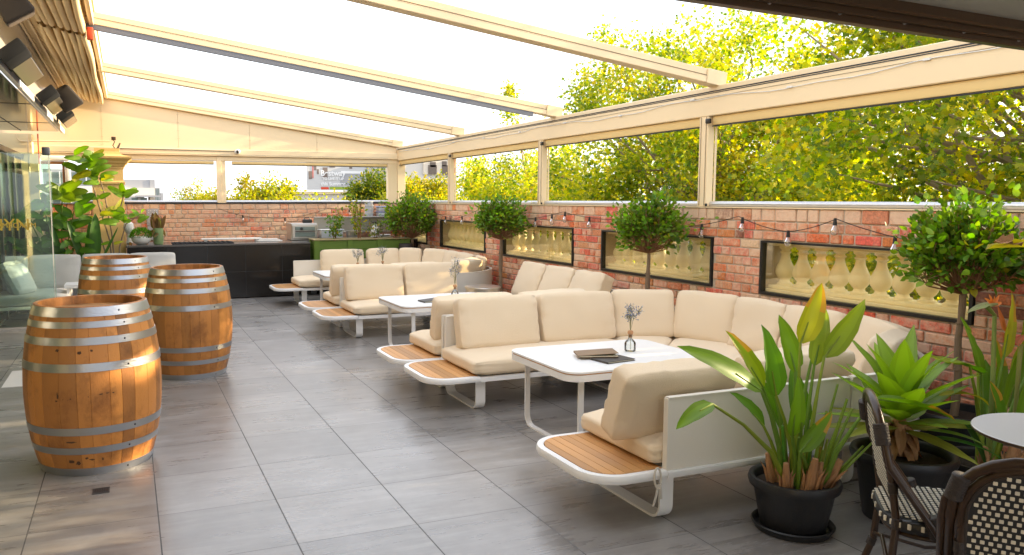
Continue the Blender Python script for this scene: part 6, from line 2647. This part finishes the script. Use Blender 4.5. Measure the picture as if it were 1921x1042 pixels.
def crown_tree(name, label, cx, cy, zc, ell, nclump, nleaf, size, weights, seed, tmpl=None, group='plane trees along the street', clump_r=.42, extra=(), trunk_r=.16, tcol=1., limbs=True, mtl=None):
    t = thing(name, label, 'tree', (cx, cy, -6.2), group)
    rng = np.random.default_rng(seed)
    r_ = random.Random(seed)
    # clump centres fill the shell of an uneven ellipsoid
    cl = []
    k = 0
    while len(cl) < nclump and k < nclump * 40:
        k += 1
        d = rng.normal(size=3)
        d /= np.linalg.norm(d)
        f = 1 + .22 * noise.noise(Vector(d * 1.9) + Vector((seed, 0, 0))) + .12 * noise.noise(Vector(d * 4.5) + Vector((0, seed, 0)))
        rr_ = rng.random() ** .42
        p = np.array([cx, cy, zc]) + d * np.array(ell) * f * rr_
        if noise.noise(Vector(p * .55) + Vector((seed * 2., 1, 3))) < -.22:
            continue
        cl.append((p, clump_r * (.6 + .8 * rng.random())))
    for e in extra:
        cl.append((np.array(e[:3]), e[3]))
    br = MB()
    top = Vector((cx, cy, zc + ell[2] * .25))
    br.tube([(cx, cy, -6.2), (cx + .08, cy - .05, -3), (cx - .05, cy + .1, zc - ell[2] * .45), tuple(top)], [trunk_r * 1.2, trunk_r, trunk_r * .75, trunk_r * .3], 9)
    if limbs:
        for (p, cr) in cl[::1 if nclump < 120 else 2]:
            h = r_.uniform(-.6, .15) * ell[2]
            s_ = Vector((cx + r_.gauss(0, .05), cy + r_.gauss(0, .05), zc + h))
            e_ = Vector(p)
            m_ = s_.lerp(e_, .5) + Vector((r_.gauss(0, .12), r_.gauss(0, .12), r_.uniform(-.1, .2)))
            m2 = s_.lerp(e_, .78) + Vector((r_.gauss(0, .10), r_.gauss(0, .10), r_.uniform(-.05, .15)))
            w0 = trunk_r * r_.uniform(.14, .30)
            br.tube([s_, m_, m2, e_], [w0, w0 * .6, w0 * .35, w0 * .12], 5, cap=False)
    obj('trunk', br, M_plane, t, smooth=60)
    per = nleaf // len(cl)
    P, D, Cc, S = [], [], [], []
    w = np.array(weights, float)
    w /= w.sum()
    for (p, cr) in cl:
        n = int(per * (.6 + .8 * rng.random()) * (cr / clump_r) ** 1.2)
        q = rng.normal(size=(n, 3)) * cr * .5
        P.append(p + q)
        out = (p - np.array([cx, cy, zc])) / np.array(ell)
        D.append(q / cr + out * .6 + rng.normal(size=(n, 3)) * .7 + np.array([0, 0, -.35]))
        sh = rng.random() * .5 - .25           # each clump is made lighter or darker at random
        hgt = (p[2] - zc) / ell[2]
        idx = np.clip(rng.choice(5, size=n, p=w) + (1 if rng.random() < .18 + .2 * max(0, hgt) else 0), 0, 4)
        c = GREENS[idx] * (1 + sh) * (.75 + .5 * rng.random((n, 1))) * tcol
        Cc.append(c)
        S.append(size * (.5 + .65 * rng.random(n)))
    P, D, S, Cc = (np.concatenate(q) for q in (P, D, S, Cc))
    k = shaded(P)
    scatter_leaves('crown', P[k], D[k], S[k], Cc[k], tmpl or tmpl_maple(), mtl or M_tleaf, t, rng, 1.6)
    return t


crown_tree('plane_tree', 'nearest large yellow green plane tree filling the right side above the wall', 9.9, 5.0, 1.9, (3.4, 4.4, 3.7), 300, 105000, .080, (4, 5.5, 4.5, 1.1, .1), 41, trunk_r=.24)
crown_tree('plane_tree', 'second large plane tree, its ragged top left of the nearest rafter end', 10.4, 12.0, 1.7, (3.0, 3.6, 3.4), 270, 78000, .082, (3.5, 5, 5, 1.3, .15), 42, trunk_r=.22,
           extra=((9.5, 14.6, 5.0, .3), (9.5, 14.4, 4.7, .35), (9.6, 13.6, 4.7, .4), (9.5, 15.2, 4.2, .4), (9.5, 15.3, 3.7, .5), (9.6, 14.5, 4.0, .5), (9.6, 15.6, 3.2, .5)))
crown_tree('plane_tree', 'third plane tree with a lone sprig rising beside the second rafter', 10.6, 18.6, .9, (2.6, 3.0, 2.2), 220, 56000, .085, (2.5, 5, 5, 1.6, .2), 43, trunk_r=.18,
           extra=((9.6, 18.9, 3.3, .3), (9.55, 19.0, 3.8, .26), (9.5, 19.1, 4.25, .28), (9.5, 19.0, 4.5, .2)))
crown_tree('street_tree', 'rounded green tree standing against white sky between two posts', 11.7, 26.5, .5, (1.9, 2.0, 2.5), 170, 38000, .095, (3, 5, 4, 1, .05), 44, group='trees beyond the far wall', tmpl=tmpl_oval(.55))
OV = tmpl_oval(.6)
for i, (x, y, zc, ell, w_, lab, n) in enumerate((
        (10.6, 29.5, .5, (1.8, 1.6, 2.4), (.3, 3, 6, 4, .05), 'bright yellow tree just right of the corner post', 9000),
        (5.1, 30.5, .3, (2.0, 1.6, 2.3), (.3, 3, 6, 4, .05), 'tallest bright yellow tree, right of the far post', 9500),
        (2.9, 31.5, .2, (1.2, 1.4, 1.95), (0, 2, 4, 4, .5), 'yellow green tree just left of the far post', 6500),
        (7.0, 31.0, .2, (1.6, 1.4, 1.25), (.3, 3, 6, 4, .05), 'low bright yellow tree below the billboard', 7500),
        (9.95, 33.5, .4, (1.15, 1.4, 2.2), (5, 4, 2, .6, 0), 'dark green tree left of the corner post', 6500),
        (3.6, 48.0, .3, (1.3, 1.4, 2.05), (1, 3, 4, 2, 0), 'small round tree far left of the yellow row', 3500),
        (12.8, 34.0, .2, (1.6, 1.4, 2.0), (2, 3, 3, 2, 0), 'green tree behind the yellow one beside the third post', 5000))):
    crown_tree('street_tree', lab, x, y, zc, ell, 100, int(n * 3.2), .13, w_, 50 + i, tmpl=OV, group='trees beyond the far wall', clump_r=.42, trunk_r=.12, tcol=.5 if w_[0] > 4 else .78)

# ------------------------------------------------------------ far buildings and billboards
bd = thing('billboard', 'wide roadside billboard with white slogan over a pool picture', 'billboard', (21, 80, 3))
bx0, bx1, by, bz0, bz1 = 17.1, 23.2, 80, 2.6, 6.4
b = MB()
b.box(bx0, bx1, by, by + .3, bz0, bz1)
obj('panel', b, mat('billboard_face', (.45, .47, .50), .6, noise_scale=.9, noise_amt=.6, col2=(.60, .56, .50)), bd, smooth=0)
b = MB()
b.box(bx0 + 3.4, bx1 - .1, by - .03, by - .01, bz0 + .5, bz0 + 1.7)
obj('grey_pool', b, M_concrete, bd, smooth=0)
b = MB()
b.box(bx0 + 3.5, bx1 - .1, by - .06, by - .035, bz0 + 1.7, bz0 + 1.95)
obj('pool_rim', b, M_white, bd, smooth=0)
b = MB()
b.box(bx0 + 1.4, bx0 + 2.2, by - .03, by - .01, bz0 + .05, bz0 + .3)
b.box(bx0 + .55, bx0 + .63, by - .03, by - .01, bz0 + 1.2, bz0 + 2.5)
obj('red_block', b, mat('poster_red', (.60, .06, .02), .6), bd, smooth=0)
b = MB()
b.box(bx0 + 2.3, bx0 + 4.6, by - .03, by - .01, bz0 + .05, bz0 + .32)
obj('lawn_strip', b, mat('poster_green', (.25, .35, .03), .6), bd, smooth=0)
b = MB()
for (x, z, w_, h_) in ((.15, 1.1, .35, .8), (.7, 2.0, .25, .6), (1.6, 1.2, .5, 1.1), (2.3, 2.3, .6, .5), (4.4, 2.2, .3, .7), (1.0, 1.6, .2, .5)):
    b.box(bx0 + x, bx0 + x + w_, by - .028, by - .008, bz0 + z, bz0 + z + h_)
obj('picture_detail', b, mat('poster_brown', (.22, .17, .14), .7, noise_scale=3, noise_amt=.6), bd, smooth=0)
bcx = bx0 + 2.65
obj('slogan_top', text_mb('Bestway', .78, Matrix.Translation((bcx, by - .09, bz0 + 1.45)) @ MX, .01, bold=.02), M_white, bd, smooth=0)
obj('slogan_middle', text_mb('TO LIVE IT UP', .36, Matrix.Translation((bcx, by - .09, bz0 + 1.02)) @ MX, .01, bold=.015), M_white, bd, smooth=0)
obj('slogan_bottom', text_mb('this Summer', .50, Matrix.Translation((bcx, by - .09, bz0 + .46)) @ MX, .01, bold=.015), M_white, bd, smooth=0)
bl = thing('commercial_building', 'long pale building carrying the billboard beyond the yellow trees', 'building', (22, 84, 0))
b = MB()
b.box(15.2, 26.5, 80.6, 90, -6.2, 2.4)
b.box(23.4, 27.8, 81.0, 90, 2.4, 6.6)
obj('wall', b, M_bpale, bl, smooth=0)
b = MB()
for k in range(7):
    b.box(23.6 + k * .6, 23.75 + k * .6, 80.93, 80.99, 2.6, 6.4)
obj('fin', b, M_concrete, bl, smooth=0)
b = MB()
b.box(15.1, 26.6, 80.3, 80.59, 2.2, 2.45)
obj('parapet', b, M_wallcream, bl, smooth=0)
bl = thing('commercial_building', 'cream building with a poster panel seen right of the corner post', 'building', (29, 75, 0))
b = MB()
b.box(25.6, 31.6, 75.4, 86, -6.2, 6.5)
obj('wall', b, M_bpale, bl, smooth=0)
b = MB()
b.box(27.9, 31.4, 75.2, 75.39, 4.15, 6.1)
po = obj('poster', b, mat('poster_cream', (.66, .58, .47), .7), bl, smooth=0)
b = MB()
for (x, z, w_, h_) in ((28.4, 4.2, .9, .9), (28.6, 4.9, .6, .5), (29.9, 4.2, 1.1, .9), (29.9, 5.0, .5, .5), (31.0, 4.5, .35, 1.1)):
    b.box(x, x + w_, 75.12, 75.19, z, z + h_)
obj('poster_figures', b, mat('poster_dark', (.11, .09, .08), .7, noise_scale=4, noise_amt=.6), po, smooth=0)
b = MB()
b.box(31.15, 31.4, 75.05, 75.11, 4.3, 5.9)
obj('red_stripe', b, mat('poster_red', (.60, .06, .02), .6), po, smooth=0)
for x in (29.6, 30.1, 30.9):
    b = MB()
    b.box(x, x + .35, 75.3, 75.39, 3.1, 3.5)
    obj('window', b, M_bdark, bl, smooth=0)

ap = thing('apartment_building', 'modern grey and white flat roofed apartment block beyond the left pillar', 'building', (-2, 62, 0))
b = MB()
b.box(-6.6, 1.2, 60, 70, -6.2, 1.85)
b.box(-6.4, .0, 60.1, 68, 1.851, 2.55)
b.box(.001, 1.9, 60.3, 68, 1.851, 2.45)
obj('white_wall', b, M_bpale, ap, smooth=0)
b = MB()
b.box(-.35, 1.6, 60.6, 67, 2.451, 3.05)
b.box(-5.2, -1.2, 60.6, 67, 2.551, 3.7)
b.box(1.601, 1.95, 60.55, 67, 1.0, 3.05)
obj('grey_upper_storey', b, M_concrete, ap, smooth=0)
for x in (-5.9, -4.6, -3.3, -2.2, -.9, .35, .95):
    b = MB()
    b.box(x, x + .42, 59.93, 59.99, .9, 1.75)
    w_ = obj('window', b, M_bdark, ap, smooth=0)
    b = MB()
    b.box(x - .04, x + .46, 59.90, 59.929, .84, .899)
    obj('sill', b, M_concrete, w_, smooth=0)
b = MB()
b.box(-4.7, -1.4, 60.5, 60.59, 2.75, 3.5)
obj('upper_window', b, M_bdark, ap, smooth=0)
b = MB()
for k in range(7):
    b.box(-4.75 + k * .55, -4.69 + k * .55, 60.42, 60.49, 2.7, 3.55)
obj('mullion', b, M_white, ap, smooth=0)
b = MB()
b.box(-6.7, .1, 59.2, 59.99, 1.86, 1.98)
b.box(.6, 2.3, 59.5, 60.2, 1.80, 1.92)
obj('balcony_slab', b, M_concrete, ap, smooth=0)
fb = thing('tower_block', 'tiny hazy tower block on the horizon', 'building', (20, 560, 0))
b = MB()
b.box(16.6, 21.0, 560, 566, -6.2, 9.5)
b.box(21.2, 23.0, 560, 566, -6.2, 6.0)
obj('wall', b, M_concrete, fb, smooth=0)
b = MB()
for k in range(4):
    b.box(17.0 + k * 1.0, 17.5 + k * 1.0, 559.8, 559.99, -2, 8.8)
obj('window_band', b, M_bdark, fb, smooth=0)
